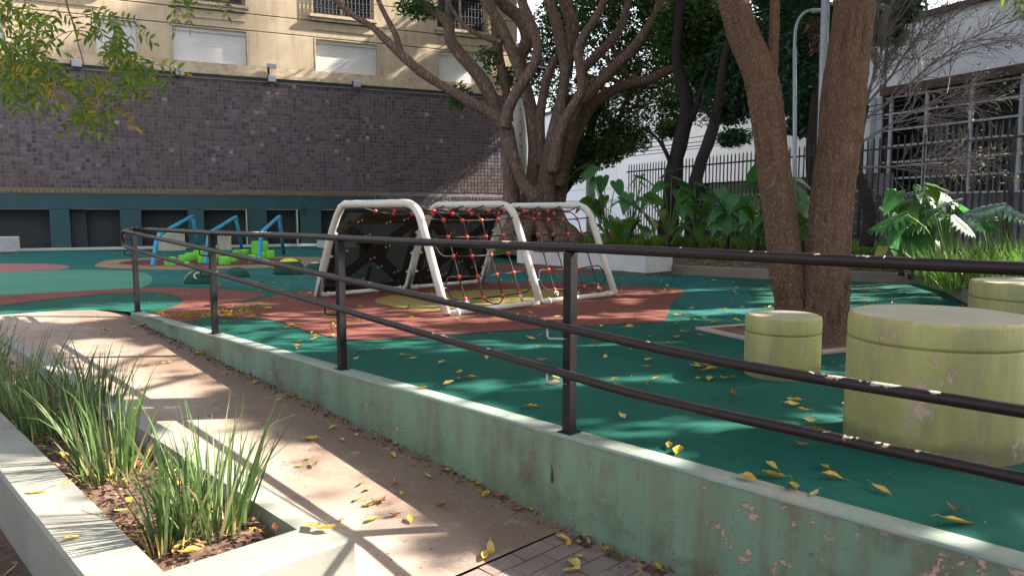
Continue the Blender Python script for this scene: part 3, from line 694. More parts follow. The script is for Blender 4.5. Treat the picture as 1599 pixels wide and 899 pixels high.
for k in range(3):
    a0_, a1_ = legpt(k, 0, 0), legpt(k, 0, .84); b0_, b1_ = legpt(k, 1, .84), legpt(k, 1, 0)
    c0 = legpt(k, 0, 1); c1 = legpt(k, 1, 1)
    t0 = c0 + (c1 - c0) * .13; t1 = c1 + (c0 - c1) * .13
    def bez(p, q, r_): return [p * (1 - t) ** 2 + q * 2 * t * (1 - t) + r_ * t * t for t in np.linspace(0, 1, 7)]
    pts = [a0_, a0_.lerp(a1_, .5)] + bez(a1_, c0, t0) + [(t0 + t1) / 2] + bez(t1, c1, b1_) + [b0_.lerp(b1_, .5), b1_]
    b = MB(); b.tube(pts, TR, 18); part('hoop', b, 'tube_white', cf, True)
for side in (0, 1):
    for k in range(2):
        p = legpt(k, side, 0); q = legpt(k + 1, side, 0); d = (q - p).normalized(); z = Vector((0, 0, .01))
        b = MB(); b.tube([p + d * .04 + z, q - d * .04 + z], TR * .72, 14); b.tube([p + d * .13 + z, p + d * .17 + z], TR * .95, 14); b.tube([q - d * .17 + z, q - d * .13 + z], TR * .95, 14); part('ground_rail', b, 'tube_white', cf, True)
# panels with round holes rows shown as a real lattice of slots, on the left slope
for k in range(2):
    p00 = legpu(k + .06, 1, .04); p10 = legpu(k + .94, 1, .04); p01 = legpu(k + .06, 1, .93); p11 = legpu(k + .94, 1, .93)
    nrm = (p10 - p00).cross(p01 - p00).normalized()
    def Q(u, v, d=0): return p00.lerp(p10, u).lerp(p01.lerp(p11, u), v) + nrm * d
    bars = MB(); nb = 46
    def clipbar(c0, ang, wdt):
        pass
    # solid border and cross bands, thin strips between (the perforation)
    def strip(u0, v0, u1, v1, wd, d=.0, th=.006, mb=None):
        a_, b_ = Q(u0, v0, d), Q(u1, v1, d); dd = (b_ - a_); 
        if dd.length < .01: return
        s_ = nrm.cross(dd.normalized()) * wd; mb.frame_box(a_ - s_ / 2 - nrm * th / 2, dd, s_, nrm * th)
    pan = MB()
    for (u0, v0, u1, v1, wd) in ((0, .02, 1, .02, .10), (0, .93, 1, .93, .20), (.03, 0, .03, 1, .10), (.97, 0, .97, 1, .10), (.08, .1, .92, .85, .16), (.08, .85, .92, .1, .16), (.5, .05, .5, .3, .05), (.32, .48, .68, .48, .3)):
        strip(u0, v0, u1, v1, wd, 0, .012, pan)
    for i in range(-40, 60):     # diagonal slats leaving open slots
        c = i * .0245; u0 = max(0, c); u1 = min(1, c + .62)
        if u1 <= u0: continue
        v0 = (u0 - c) / .62; v1 = (u1 - c) / .62
        strip(u0, v0, u1, v1, .0190, 0, .006, pan)
    part('perforated_panel', pan, 'panel_black', cf)
    for (u, v) in ((.18, .2), (.42, .12), (.62, .28), (.85, .2), (.15, .5), (.38, .7), (.66, .55), (.86, .62), (.25, .88), (.6, .86), (.82, .9), (.5, .4)):
        for e in (-.022, .022):
            c = Q(u + e, v + e * .4, .0); b = MB()
            b.lathe((0, 0, 0), [(.013, -.010), (.016, 0), (.014, .012), (.006, .016)], 10)
            M = nrm.to_track_quat('Z', 'Y').to_matrix(); b.v = [tuple(c + (M @ Vector(x)) * (1.0)) for x in b.v]
            part('hold_bolt', b, 'hold_beige', cf, True)
    b = MB(); b.frame_box(legpu(k + .05, 1, .985) - lat * .03, ax * (.9 * (Rf[1] - Rf[0]).length), lat * .11, Vector((0, 0, .008))); part('top_plate', b, 'steel_plate', cf)
    for v in (.22, .45, .70):
        for e in (.04, .96):
            c = legpu(k + e, 1, v); b = MB(); b.box(c - Vector((0, 0, .03)), .10, .012, .06, 0, ax); part('panel_tab', b, 'tube_white', cf)
# rope nets: right slope and top
def sag(p, q, s, n=10): return [p.lerp(q, t) + Vector((0, 0, -s * 4 * t * (1 - t))) for t in np.linspace(0, 1, n)]
ballmesh = MB(); ballmesh.lathe((0, 0, 0), [(.010, -.026), (.021, -.018), (.027, 0), (.021, .018), (.010, .026)], 12); ballm = ballmesh.mesh('net_bead', 'ball_red', smooth=True)
def ball(c):
    o = link('net_bead', ballm, cf, c - absloc(cf)); o.rotation_euler = (random.uniform(0, 3), random.uniform(0, 3), 0)
def netpt(u, w_):       # w_: 0 bottom right .. 1 top right corner .. 2 top left corner
    if w_ <= 1: return legpu(u, 0, w_) + Vector((0, 0, 0))
    return legpu(u, 0, 1).lerp(legpu(u, 1, 1), w_ - 1) + Vector((0, 0, -.01))
for k in range(2):
    us = [.22, .41, .61, .80]; 
    rows = [.13, .33, .52, .70, .86, 1.06, 1.28, 1.52, 1.76]
    def NP(u, w_):
        p = netpt(k + u, w_); dip = .03 * math.sin(math.pi * u); 
        if w_ > .9: p = p + Vector((0, 0, -.10 * math.sin(math.pi * u) * (1 if 1 <= w_ <= 2 else .5) - .015))
        else: p = p - Vector((0, 0, dip))
        return p
    for wi, w_ in enumerate(rows):
        for u in us: ball(NP(u, w_))
    # lengthwise ropes: pairs of rows closed by a loop at either end
    ends = [NP(.04, .33)] if False else None
    for (ra, rb) in ((.13, .33), (.52, .70)):
        lo = [NP(u, ra) for u in us]; hi = [NP(u, rb) for u in us]
        loopR = [NP(.90, ra * .96 + rb * .04), NP(.94, (ra + rb) / 2), NP(.90, rb * .96 + ra * .04)]; loopL = [NP(.11, rb * .96 + ra * .04), NP(.07, (ra + rb) / 2), NP(.11, ra * .96 + rb * .04)]
        b = MB(); b.tube(spline(lo + loopR + hi[::-1] + loopL, 6, True), .0085, 8, cap=False)
        part('net_rope', b, 'rope_black', cf, True)
        for e, u in ((.07, .02), (.94, .985)):
            b = MB(); b.tube([NP(e, (ra + rb) / 2), netpt(k + u, (ra + rb) / 2)], .007, 6); part('hook', b, 'steel_plate', cf, True)
    for w_ in rows[4:]:
        b = MB(); b.tube(spline([netpt(k + .02, w_ if w_ > .9 else w_)] + [NP(u, w_) for u in us] + [netpt(k + .98, w_)], 5), .0085, 8); part('net_rope', b, 'rope_black', cf, True)
    # crosswise ropes
    for ui, u in enumerate(us):
        if ui in (1, 2): continue
        pts = [netpt(k + u, .035)] + [NP(u, w_) for w_ in rows] + [netpt(k + u, 1.98)]
        b = MB(); b.tube(spline(pts, 5), .0085, 8); part('net_rope', b, 'rope_black', cf, True)
        p, q = netpt(k + u, .045), NP(u, .13); b = MB(); b.tube([p.lerp(q, .35), p.lerp(q, .8)], .016, 10); part('rope_sleeve', b, 'sleeve_white', cf, True)
        b = MB(); c = netpt(k + u, .03); b.tube([c + Vector((0, 0, .055)) * 1 + ax * .018 * math.cos(t) + Vector((0, 0, .02 * math.sin(t))) for t in np.linspace(0, 6.28, 10)], .005, 6); part('hook', b, 'steel_plate', cf, True)
    pts = [netpt(k + us[1], 1.98)] + [NP(us[1], w_) for w_ in rows[::-1]] + [netpt(k + .46, .055), netpt(k + .52, .04), netpt(k + .57, .055)] + [NP(us[2], w_) for w_ in rows] + [netpt(k + us[2], 1.98)]
    b = MB(); b.tube(spline(pts, 5), .0085, 8); part('net_rope', b, 'rope_black', cf, True)
    b = MB(); c = netpt(k + .5, .03); b.tube([c + ax * .03 + Vector((0, 0, .01)), c + Vector((0, 0, .05)), c - ax * .03 + Vector((0, 0, .01))], .005, 6); part('hook', b, 'steel_plate', cf, True)

# ------------------------------------------------------------------ blue bars, pods, domes
bl = ['leftmost of the three crooked blue climbing bars, near the left beige seat', 'middle of the three crooked blue climbing bars above the green pods', 'rightmost of the three crooked blue climbing bars, beside the white net climber']
for k, (nf, kn, ap, ff, Yf) in enumerate((((238, 416), (246, 368), (300, 337.5), (311, 388), 23.2), ((321, 413), (326, 365), (368, 338.5), (378, 391), 22.4), ((405, 412), (408, 363), (436, 338), (443, 396), 20.8))):
    f0 = G(*nf); f1 = P(*kn, f0.y + .15); top = P(*ap, Yf - .9); f2 = P(*ff, Yf); f2.z = 0
    T = thing('climbing_bar', bl[k], 'climbing bar', f0, 'crooked blue climbing bars')
    sm = (f1 - f0) * .12; b = MB(); d1 = (top - f1)
    pts = [f0, f1 - (f1 - f0) * .12] + [f1 + d1 * .02] + [f1 + d1 * .06, f1 + d1 * .94, top, top + (f2 - top) * .05, f2]
    b.tube(spline([f0, f0.lerp(f1, .5), f0.lerp(f1, .88), f1.lerp(top, .05)], 5), .046, 12); b2 = b; part('near_leg', b, 'blue_tube', T, True)
    b = MB(); b.tube(spline([f1.lerp(top, .05), f1.lerp(top, .5), f1.lerp(top, .93), top + Vector((0, .05, -.02)), top.lerp(f2, .1)], 5), .046, 12); part('cross_bar', b, 'blue_tube', T, True)
    b = MB(); b.tube([top.lerp(f2, .1), f2], .046, 12); part('far_leg', b, 'blue_tube', T, True)
def c3(x, y): return 170 + x / 4.57, 320 + y / 4.57
pods = [(398, 480, 366, 432, 'shortest lime green pod at the left end of the stepping pods'), (500, 580, 352, 415, 'second lime green pod from the left of the stepping pods'), (543, 622, 336, 393, 'lime green pod behind the second one from the left'), (605, 688, 320, 378, 'lime green pod behind the middle blue bar, far left row'), (637, 700, 355, 415, 'low lime green pod just left of the middle blue bar foot'), (706, 770, 362, 417, 'lime green pod just right of the middle blue bar foot'), (785, 868, 362, 426, 'wide lime green pod right of the second railing post'), (868, 922, 372, 406, 'low lime green pod between the middle and right blue bars'), (884, 935, 330, 352, 'flat lime green pod behind the low one in the middle'), (925, 1008, 316, 350, 'flat lime green pod left of the tall one'), (1018, 1138, 256, 350, 'tallest lime green pod, standing behind the right blue bar'), (995, 1060, 348, 410, 'low lime green pod left of the right blue bar foot'), (1062, 1128, 336, 388, 'lime green pod directly behind the right blue bar foot'), (1128, 1183, 320, 378, 'lime green pod at the right end of the stepping pods'), (745, 800, 325, 372, 'lime green pod half hidden by the second railing post')]
for (x0, x1, y0, y1, lb) in pods:
    X0, Y0 = c3(x0, y0); X1, Y1 = c3(x1, y1); a = G(X0, Y1); c = G(X1, Y1); r = (c - a).length / 2; y = a.y + r; x = (a.x + c.x) / 2 * y / a.y
    h = max(.12, CAM_H + (334 - Y0) / F_PX * (a.y + .3)); b = MB(); b.lathe((x, y, 0), [(r, 0), (r, h - .03), (r - .012, h - .012), (r - .03, h)], 32)
    T = thing('stepping_pod', lb, 'stepping pod', (x, y, 0), 'lime green stepping pods'); b.f.pop(); b.mi.pop(); autosmooth(part('side', b, 'pod_green', T), 40)
    b = MB(); b.lathe((x, y, 0), [(r - .03, h), (.02, h + .003)], 32, capb=False); part('top', b, 'pod_green', T)
def dome(px0, px1, py0, py1, label, capmat, capr, ring=False):
    a = G(px0, py1); c = G(px1, py1); r = (c - a).length / 2; y = a.y + r * .8; x = (a.x + c.x) / 2 * y / a.y; h = min(r * 1.0, max(.15, (py1 - py0 - 2) / F_PX * y * 1.02))
    T = thing('play_dome', label, 'play dome', (x, y, 0), 'rubber play domes'); n = 14
    full = [(r * math.cos(t), h * math.sin(t)) for t in np.linspace(0, math.pi / 2 * .98, n)]; cut = int(n * (1 - capr))
    b = MB(); b.lathe((x, y, 0), full[:cut + 1], 40, capt=False); part('shell', b, 'rubber_darkgreen', T, True)
    b = MB(); b.lathe((x, y, 0), full[cut:], 40, capb=False); part('crown_spot', b, capmat, T, True)
    if ring:
        b = MB()
        for cxx, rr in ((-.05, .05),):
            pass
        az = math.radians(-75); el = math.radians(42)
        def SP(az_, el_): return Vector((x + (r + .002) * math.cos(el_) * math.cos(az_), y + (r + .002) * math.cos(el_) * math.sin(az_), (h + .002) * math.sin(el_)))
        b.tube([SP(az + .30 * math.cos(t), el + .28 * math.sin(t)) for t in np.linspace(.9, 4.6, 12)], .013, 8); part('crescent_mark', b, 'rubber_beige', T, True)
        b = MB(); b.tube([SP(math.radians(-165) + t * .12, t) for t in np.linspace(.25, 1.15, 10)], .009, 8); part('arc_mark', b, 'rubber_beige', T, True)
dome(289, 334, 422, 443.5, 'dark green rubber play dome with a pale crescent mark, nearest the second railing post', 'rubber_darkgreen', .2, True)
dome(350.5, 389, 416, 433.5, 'plain dark green rubber play dome right of the second railing post', 'rubber_darkgreen', .2)
dome(427, 477, 403, 429, 'largest play dome with a yellow crown spot', 'rubber_yellow', .42)
dome(477, 506, 405, 424, 'small green play dome with a beige crown spot next to the white net climber', 'rubber_beige', .30)

# ================================================================== TREES
def wobble(freq, amp, st=1.0):
    def f(p, q):
        v = Vector(((p.x + q.x * .35) * freq, (p.y + q.y * .35) * freq, p.z * freq * st)); return 1 + amp * mnoise.noise(v)
    return f
def ridge(p, q):
    ang = math.atan2(q.y, q.x); n1 = mnoise.noise(Vector((math.cos(ang) * 9, math.sin(ang) * 9, p.z * 3.2))); n2 = mnoise.noise(Vector((math.cos(ang) * 22, math.sin(ang) * 22, p.z * 9)))
    return 1 + .07 * (1 - abs(n1) * 3.2) + .03 * n2 + .05 * mnoise.noise(Vector((q.x * 1.2, q.y * 1.2, p.z * 1.3)))
SUNH = 1 / math.tan(SUN_EL); SDX, SDY = SUNH * math.cos(SUN_AZ), SUNH * math.sin(SUN_AZ)
# value noise in numpy for sun flecks on the ground
_ng = rng.random((256, 256))
def vn(x, y):
    xi = np.floor(x).astype(int); yi = np.floor(y).astype(int); fx = x - xi; fy = y - yi; fx = fx * fx * (3 - 2 * fx); fy = fy * fy * (3 - 2 * fy)
    g_ = lambda a, b_: _ng[a % 256, b_ % 256]
    return (g_(xi, yi) * (1 - fx) + g_(xi + 1, yi) * fx) * (1 - fy) + (g_(xi, yi + 1) * (1 - fx) + g_(xi + 1, yi + 1) * fx) * fy
def keep(Pt):
    """carves gaps into the crowns so sun lands on chosen zones of ground and wall"""
    gx = Pt[:, 0] - SDX * Pt[:, 2]; gy = Pt[:, 1] - SDY * Pt[:, 2]
    n = gx * RN.x + gy * RN.y; s = gx * RU.x + gy * RU.y - RA.dot(RU)
    ca, sa = math.cos(SUN_AZ), math.sin(SUN_AZ); u_ = gx * ca + gy * sa + 60; v_ = -gx * sa + gy * ca + 60
    f = .6 * vn(u_ * .4, v_ * 1.7) + .4 * vn(u_ * .9 + 9, v_ * 3.3 + 3)
    kp = np.where(f > .545, .05, 1.0)
    strip = (n > .2) & (n < 2.62) & (s > -.9) & (s < 8.4)
    dens = np.interp(s, [-1, 0, 1.5, 3.2, 4.2, 8.4], [.52, .46, .40, .34, .18, .05])
    kp = np.where(strip, np.where(f > dens, .004, .85), kp)
    prm = (n > .2) & (n < 1.75) & (s > -.5) & (s < 4.6); kp = np.where(prm, np.where(f > .56, .02, 1.0), kp)
    lk = (n > 2.60) & (n < 3.0) & (s > .3) & (((s > 1.5) & (s < 2.1)) | ((s > 5.5) & (s < 6.4)) | ((s > 6.8) & (s < 7.35)) | ((s > .1) & (s < .7)))
    kp = np.where(lk, .01, kp)
    farlit = ((gx > -13) & (gx < -8.0) & (gy > 16.3) & (gy < 17.0)); kp = np.where(farlit, .03, kp)
    right = (gx > 1.2) & (gx < 7) & (gy > 8.2) & (gy < 13.5); kp = np.where(right & (f > .36), .02, kp)
    pz = (gx > 3.4) & (gx < 6.6) & (gy > 9.4) & (gy < 12.2); kp = np.where(pz, .03, kp)
    dome_ = (gx > -5.5) & (gx < -3.3) & (gy > 12.6) & (gy < 13.6); kp = np.where(dome_ & (f > .4), .03, kp)
    t_ = ((Pt[:, 0] - WA.x) * WN.x + (Pt[:, 1] - WA.y) * WN.y) / (SUN.x * WN.x + SUN.y * WN.y); hx = Pt[:, 0] - t_ * SUN.x; hy = Pt[:, 1] - t_ * SUN.y; hz = Pt[:, 2] - t_ * SUN.z
    ha = (hx - WA.x) * WU.x + (hy - WA.y) * WU.y; fw = (t_ > 0) & (hz > 5.4) & (hz < 11) & (ha > 10.5) & (ha < 17.5)
    kp = np.where((t_ > 0) & (hz > 0) & (hz < 5.6) & (ha > 7) & (ha < 18), 1.0, kp)
    x5 = Pt[:, 0] - SDX * (Pt[:, 2] - 5); y5 = Pt[:, 1] - SDY * (Pt[:, 2] - 5); c5 = (Pt[:, 2] > 7.3) & (x5 > 2) & (x5 < 9.5) & (y5 > 15) & (y5 < 26) & (vn(x5 * 1.3 + 5, y5 * 1.7 + 90) > .48); kp = np.where(c5, .12, kp)
    k1 = SUN.x * WU.x + SUN.y * WU.y; kn = math.hypot(k1, SUN.z); al = (ha * k1 + hz * SUN.z) / kn + 50; pe = (-ha * SUN.z + hz * k1) / kn + 50
    sf_ = .6 * vn(al * .35, pe * 2.3) + .4 * vn(al * .7, pe * 5); kp = np.where(fw, np.where(sf_ > np.interp(ha, [10.5, 13, 17], [.62, .52, .40]), .01, 1.0), kp)
    return rng.random(len(Pt)) < kp
def leafquads(C, size, aspect=.42, droop=.3, jit=.35):
    n = len(C); a = rng.uniform(0, 2 * np.pi, n); el = rng.normal(-droop, .5, n)
    d = np.stack([np.cos(a) * np.cos(el), np.sin(a) * np.cos(el), np.sin(el)], 1); r = rng.normal(0, 1, (n, 3)); s = np.cross(d, r); s /= np.linalg.norm(s, axis=1)[:, None] + 1e-9
    L_ = (size * rng.uniform(1 - jit, 1 + jit, n))[:, None]; W = L_ * aspect
    return np.stack([C, C + d * L_ * .45 + s * W * .5, C + d * L_, C + d * L_ * .45 - s * W * .5], 1)
def blobpts(blobs, n):
    vol = np.array([b[3] * b[4] * b[5] for b in blobs]) ** .67; idx = rng.choice(len(blobs), n, p=vol / vol.sum()); B = np.array(blobs)[idx]
    v = rng.normal(0, 1, (n, 3)); v /= np.linalg.norm(v, axis=1)[:, None]; r = rng.uniform(0, 1, n) ** (1 / 2.2)
    return B[:, :3] + v * r[:, None] * B[:, 3:6]
def clumpy(C, amp=.62, fr=1.3):
    f = vn(C[:, 0] * fr + C[:, 2] * .7, C[:, 1] * fr + C[:, 2] * 1.9); return C[rng.random(len(C)) < np.clip((f - .22) * 2.6, .05, 1)]
def outofbuilding(C):
    d = (C[:, 0] - WA.x) * WN.x + (C[:, 1] - WA.y) * WN.y
    return C[(d > .35) | (C[:, 2] > 13)]

# ---- twin trunk tree
tt = thing('twin_trunk_tree', 'tree with two thick fissured brown trunks rising from one base in the paved pit', 'tree', (2.72, 6.6, 0))
def pxpath(lst, Yf):        # (px, py, width_px)
    pts, rr = [], []
    for i, (x, y, wd) in enumerate(lst):
        Y = Yf(i / (len(lst) - 1)); pts.append(P(x, y, Y)); rr.append(wd / 2 / F_PX * Y)
    return pts, rr
def spl_r(pts, rr, n):
    q = spline(pts, n); t = np.linspace(0, len(pts) - 1, len(q)); return q, list(np.interp(t, range(len(pts)), rr))
p_, r_ = pxpath([(1284, 556, 138), (1284, 536, 92), (1285, 500, 74), (1289, 450, 72), (1292, 400, 64), (1300, 300, 62), (1311, 225, 62), (1317, 150, 62), (1323, 100, 60), (1330, 50, 58), (1336, 0, 57), (1350, -150, 54), (1375, -330, 48)], lambda t: 6.45)
q_, qr = spl_r(p_, r_, 22); b = MB(); b.tube(q_, qr, 72, wob=ridge); part('trunk', b, 'bark_fissured', tt, True)
p2_, r2_ = pxpath([(1250, 548, 96), (1246, 510, 62), (1238, 470, 54), (1231, 440, 51), (1222, 370, 49), (1213, 300, 49), (1204, 225, 47), (1196, 160, 48), (1186, 115, 48), (1172, 80, 46), (1159, 50, 45), (1144, 0, 42), (1110, -110, 38), (1085, -250, 32)], lambda t: 6.55 - .1 * t)
q2_, qr2 = spl_r(p2_, r2_, 20); b = MB(); b.tube(q2_, qr2, 64, wob=ridge); part('trunk', b, 'bark_fissured', tt, True)
p3_, r3_ = pxpath([(1193, 150, 24), (1201, 120, 22), (1206, 100, 17), (1208, 60, 15), (1210, 0, 14), (1208, -60, 13), (1220, -150, 11)], lambda t: 6.5)
q3_, qr3 = spl_r(p3_, r3_, 12); b = MB(); b.tube(q3_, qr3, 32, wob=ridge); part('branch', b, 'bark_fissured', tt, True)
TTOP = [p_[-1], p2_[-1], p3_[-1]]
def limbs(T, starts, targets, r0, mat, seed, sag_=0.0):
    rd = random.Random(seed); b = MB()
    for t in targets:
        s = min(starts, key=lambda q: (Vector(q) - Vector(t)).length + rd.uniform(0, 1.5)); s = Vector(s); t = Vector(t)
        m1 = s.lerp(t, .35) + Vector((rd.uniform(-.4, .4), rd.uniform(-.4, .4), rd.uniform(0, .5))); m2 = s.lerp(t, .7) + Vector((rd.uniform(-.4, .4), rd.uniform(-.4, .4), rd.uniform(0, .4)))
        q, rr = spl_r([s, m1, m2, t], [r0, r0 * .7, r0 * .45, r0 * .15], 5); b.tube(q, rr, 7)
    return part('limbs', b, mat, T, True)
tb_ = [(x, y, z, rr, rr, rr * .55) for x, y, z, rr in ((3.6, 6.5, 6.3, 1.9), (1.2, 5.4, 6.6, 1.8), (5.2, 8.2, 6.8, 2.0), (2.4, 8.6, 7.2, 1.9), (4.6, 4.6, 6.4, 1.8), (6.8, 6.2, 7.1, 1.9), (-.8, 7.4, 7.0, 1.7), (7.2, 9.6, 7.2, 1.9), (.5, 3.4, 6.6, 1.5), (3.4, 2.8, 6.8, 1.6), (5.5, 1.8, 6.8, 1.6), (4.6, 10.6, 7.4, 1.9), (2.2, 11.4, 7.6, 1.8), (7.6, 3.8, 6.9, 1.8), (-.2, 10.4, 7.3, 1.6), (8.2, 12.2, 7.8, 2.0))]
limbs(tt, TTOP, [(b_[0], b_[1], b_[2]) for b_ in tb_], .055, 'bark_fissured', 3)
C = clumpy(blobpts(tb_, 210000), fr=1.6); C = C[keep(C)]; o = link('crown', quads_mesh('crown', leafquads(C, .19, .5), 'leaf_bright', absloc(tt)), tt)

# tree pit
L0 = G(1085, 515); F0 = G(1272, 556); e1 = (F0 - L0); e2 = Vector((-e1.y, e1.x, 0)); pit = thing('tree_pit', 'square concrete edging round bare soil at the foot of the twin trunk tree', 'tree pit', L0 + e1 / 2 + e2 / 2)
wdt = .085; u1 = e1.normalized(); u2 = e2.normalized(); Ls = e1.length
for (o0, ux_, ln, sd_) in ((L0, u1, Ls, u2), (L0 + e2 - u2 * wdt, u1, Ls, u2), (L0 + u2 * wdt, u2, Ls - 2 * wdt, u1), (L0 + e1 - u1 * wdt + u2 * wdt, u2, Ls - 2 * wdt, u1)):
    b = MB(); b.frame_box(Vector(o0) + Vector((0, 0, .001)), ux_ * ln, sd_ * wdt, Vector((0, 0, .028))); bevel(part('edging', b, 'path_concrete', pit), .006, 1)
b = MB(); c = [L0 + u1 * wdt + u2 * wdt, L0 + e1 - u1 * wdt + u2 * wdt, L0 + e1 + e2 - u1 * wdt - u2 * wdt, L0 + e2 + u1 * wdt - u2 * wdt]; b.sheet([(q.x, q.y) for q in c], .022); part('soil_bed', b, 'soil', pit)
def fpit():
    q = L0 + e1 * random.uniform(.1, .9) + e2 * random.uniform(.1, .9); return Vector((q.x, q.y, .026 + random.uniform(0, .01)))
litter(260, fpit, 'leaf_mulch', pit)

# ---- garden bed terrain behind the floor
bk = [(700, 408), (820, 413), (1049, 428), (1200, 436), (1320, 439), (1437, 444), (1475, 456), (1515, 477), (1560, 498), (1620, 525)]
bp = [G(*q) for q in bk]; bp[0] = Vector((-1.2, 21.5, 0)); bp[1] = Vector((.2, 17.0, 0)); bp += [Vector((5.6, 5.2, 0)), Vector((7.5, 2.5, 0))]
kerbz = .17
gk = thing('garden_kerb', 'low brown concrete edge between the green floor and the garden bed', 'low wall', bp[4])
b = MB()
for i in range(1, len(bp) - 1):
    a_, c_ = bp[i], bp[i + 1]; d = (c_ - a_).normalized(); nn_ = Vector((-d.y, d.x, 0)); 
    if nn_.dot(FN) < 0 and nn_.y < 0: nn_ = -nn_
    b = MB(); b.frame_box(a_ + Vector((0, 0, -.02)), d * ((c_ - a_).length - .004), nn_ * .13, Vector((0, 0, kerbz + .02))); bevel(part('kerb_stone', b, 'edge_concrete', gk), .012, 1)
def fline(s_): return FN * FK + FU * s_
bed = MB(); rows_ = 14; nseg = 48; path = []
cum = [0]
for i in range(1, len(bp)): cum.append(cum[-1] + (bp[i] - bp[i - 1]).length)
def bpath(t):
    L_ = t * cum[-1]; i = max(j for j in range(len(cum)) if cum[j] <= L_ + 1e-6); i = min(i, len(bp) - 2); return bp[i].lerp(bp[i + 1], (L_ - cum[i]) / (cum[i + 1] - cum[i]))
def fpath(t): return fline(np.interp(t, [0, 1], [18.5, -4.0])) - FN * .0
def bedpt(t, v):
    a_ = bpath(t); d = bpath(min(1, t + .01)) - bpath(max(0, t - .01)); nn_ = Vector((-d.y, d.x, 0)).normalized(); nn_ = -nn_ if nn_.dot(fpath(t) - a_) < 0 else nn_
    a_ = a_ + nn_ * .10; c_ = fpath(t); q = a_.lerp(c_, v); z = kerbz - .03 + .22 * min(1, v * 1.6) * min(1, (1 - t) * 2.5) + .04 * mnoise.noise(Vector((q.x * .9, q.y * .9, 0)))* min(1, v * 6)
    return Vector((q.x, q.y, z))
vs = [bedpt(i / nseg, j / rows_) for i in range(nseg + 1) for j in range(rows_ + 1)]
bed.add(vs, [(i * (rows_ + 1) + j, (i + 1) * (rows_ + 1) + j, (i + 1) * (rows_ + 1) + j + 1, i * (rows_ + 1) + j + 1) for i in range(nseg) for j in range(rows_)])
struct('garden_bed', bed, 'soil', True)
def bedz(x, y):
    best = min(vs, key=lambda q: (q.x - x) ** 2 + (q.y - y) ** 2); return best.z
def fbl(): 
    q = bedpt(random.uniform(.15, .95), random.uniform(.0, .9)); q.z += random.uniform(.005, .03); return q
o = litter(6000, fbl, 'leaf_litter', None, (.04, .10)); tag(o, 'dry brown leaf litter over the garden bed soil', 'leaf litter')

# ---- ficus
YF = 22.0
fi = thing('ficus_tree', 'huge multi stemmed ficus with smooth brown trunks fanning out in the middle', 'tree', P(838, 372, YF))
def cp(x, y): return 700 + x / 2.305, y / 2.305
stems = [
 ([(798, 380, 60), (795, 340, 46), (800, 304, 30), (793, 215, 27), (782, 190, 26), (758, 172, 22), (739, 162, 20), (700, 140, 19), (655, 110, 17), (612, 72, 15), (580, 42, 13), (545, 20, 12), (515, -8, 11), (450, -60, 9)], -1.2),
 ([(626, 82, 13), (618, 55, 11), (602, 25, 10), (590, 0, 9), (575, -40, 8)], -1.1),
 ([(784, 200, 24), (770, 155, 25), (750, 122, 24), (717, 82, 21), (703, 60, 20), (697, 35, 18), (655, 0, 15), (620, -50, 12)], -.6),
 ([(697, 45, 12), (699, 20, 11), (700, -10, 10), (702, -60, 9)], -.5),
 ([(788, 200, 20), (792, 175, 20), (803, 150, 19), (830, 108, 19), (839, 78, 18), (834, 50, 17), (822, 20, 17), (815, 0, 16), (805, -60, 14)], -1.6),
 ([(795, 190, 16), (789, 130, 17), (778, 85, 17), (774, 35, 16), (765, 0, 15), (752, -60, 13)], -.2),
 ([(702, 8, 6), (718, 32, 7), (735, 48, 8), (760, 60, 9), (783, 66, 10)], -.9),
 ([(822, 330, 34), (830, 285, 26), (835, 240, 26), (832, 200, 24), (826, 160, 24), (812, 110, 21), (795, 70, 19), (780, 35, 18), (757, 0, 17), (735, -60, 15)], -.8),
 ([(845, 260, 20), (843, 200, 19), (845, 170, 18), (855, 120, 16), (868, 90, 14)], -.9),
 ([(850, 330, 46), (853, 280, 34), (868, 200, 26), (878, 150, 23), (883, 105, 21), (876, 70, 20), (870, 40, 19), (857, 0, 18), (845, -60, 15)], -1.1),
 ([(862, 270, 26), (872, 215, 22), (886, 180, 18), (908, 142, 18), (906, 110, 17), (903, 78, 16), (915, 50, 15), (926, 35, 14), (943, 0, 14), (955, -60, 12)], -1.5),
 ([(868, 290, 34), (878, 240, 28), (900, 170, 26), (918, 150, 24), (935, 130, 23), (960, 105, 23), (985, 80, 22), (1005, 55, 22), (1022, 30, 21), (1035, 0, 21), (1060, -60, 18)], -.9),
 ([(860, 320, 50), (872, 270, 38), (885, 235, 34), (905, 190, 27), (930, 160, 23), (960, 140, 20), (985, 130, 18), (1012, 125, 17), (1040, 112, 15), (1065, 100, 12), (1095, 70, 9), (1110, 40, 7)], -.4),
 ([(900, 130, 16), (915, 105, 16), (935, 85, 17), (958, 60, 16), (970, 40, 14), (978, 15, 13), (985, -20, 12)], -.3),
 ([(820, 110, 16), (812, 92, 22), (824, 60, 26), (812, 30, 24), (788, 8, 22), (770, -20, 20), (745, -70, 17)], .1),
 ([(838, 310, 36), (815, 282, 22), (803, 245, 20), (796, 215, 20)], -1.7),
 ([(885, 120, 20), (890, 70, 20), (893, 40, 24), (880, 0, 20), (872, -60, 17)], -.3),
]
b = MB()
for k, (lst, dy) in enumerate(stems):
    p, r = pxpath(lst, lambda t, dy=dy: YF + dy); q, rr = spl_r(p, r, 6); rr = [x * .86 for x in rr]
    b = MB(); b.tube(q, rr, 16, wob=wobble(1.1, .28, .5)); part('stem', b, 'bark_smooth', fi, True)
b = MB(); base = P(838, 368, YF - .5)
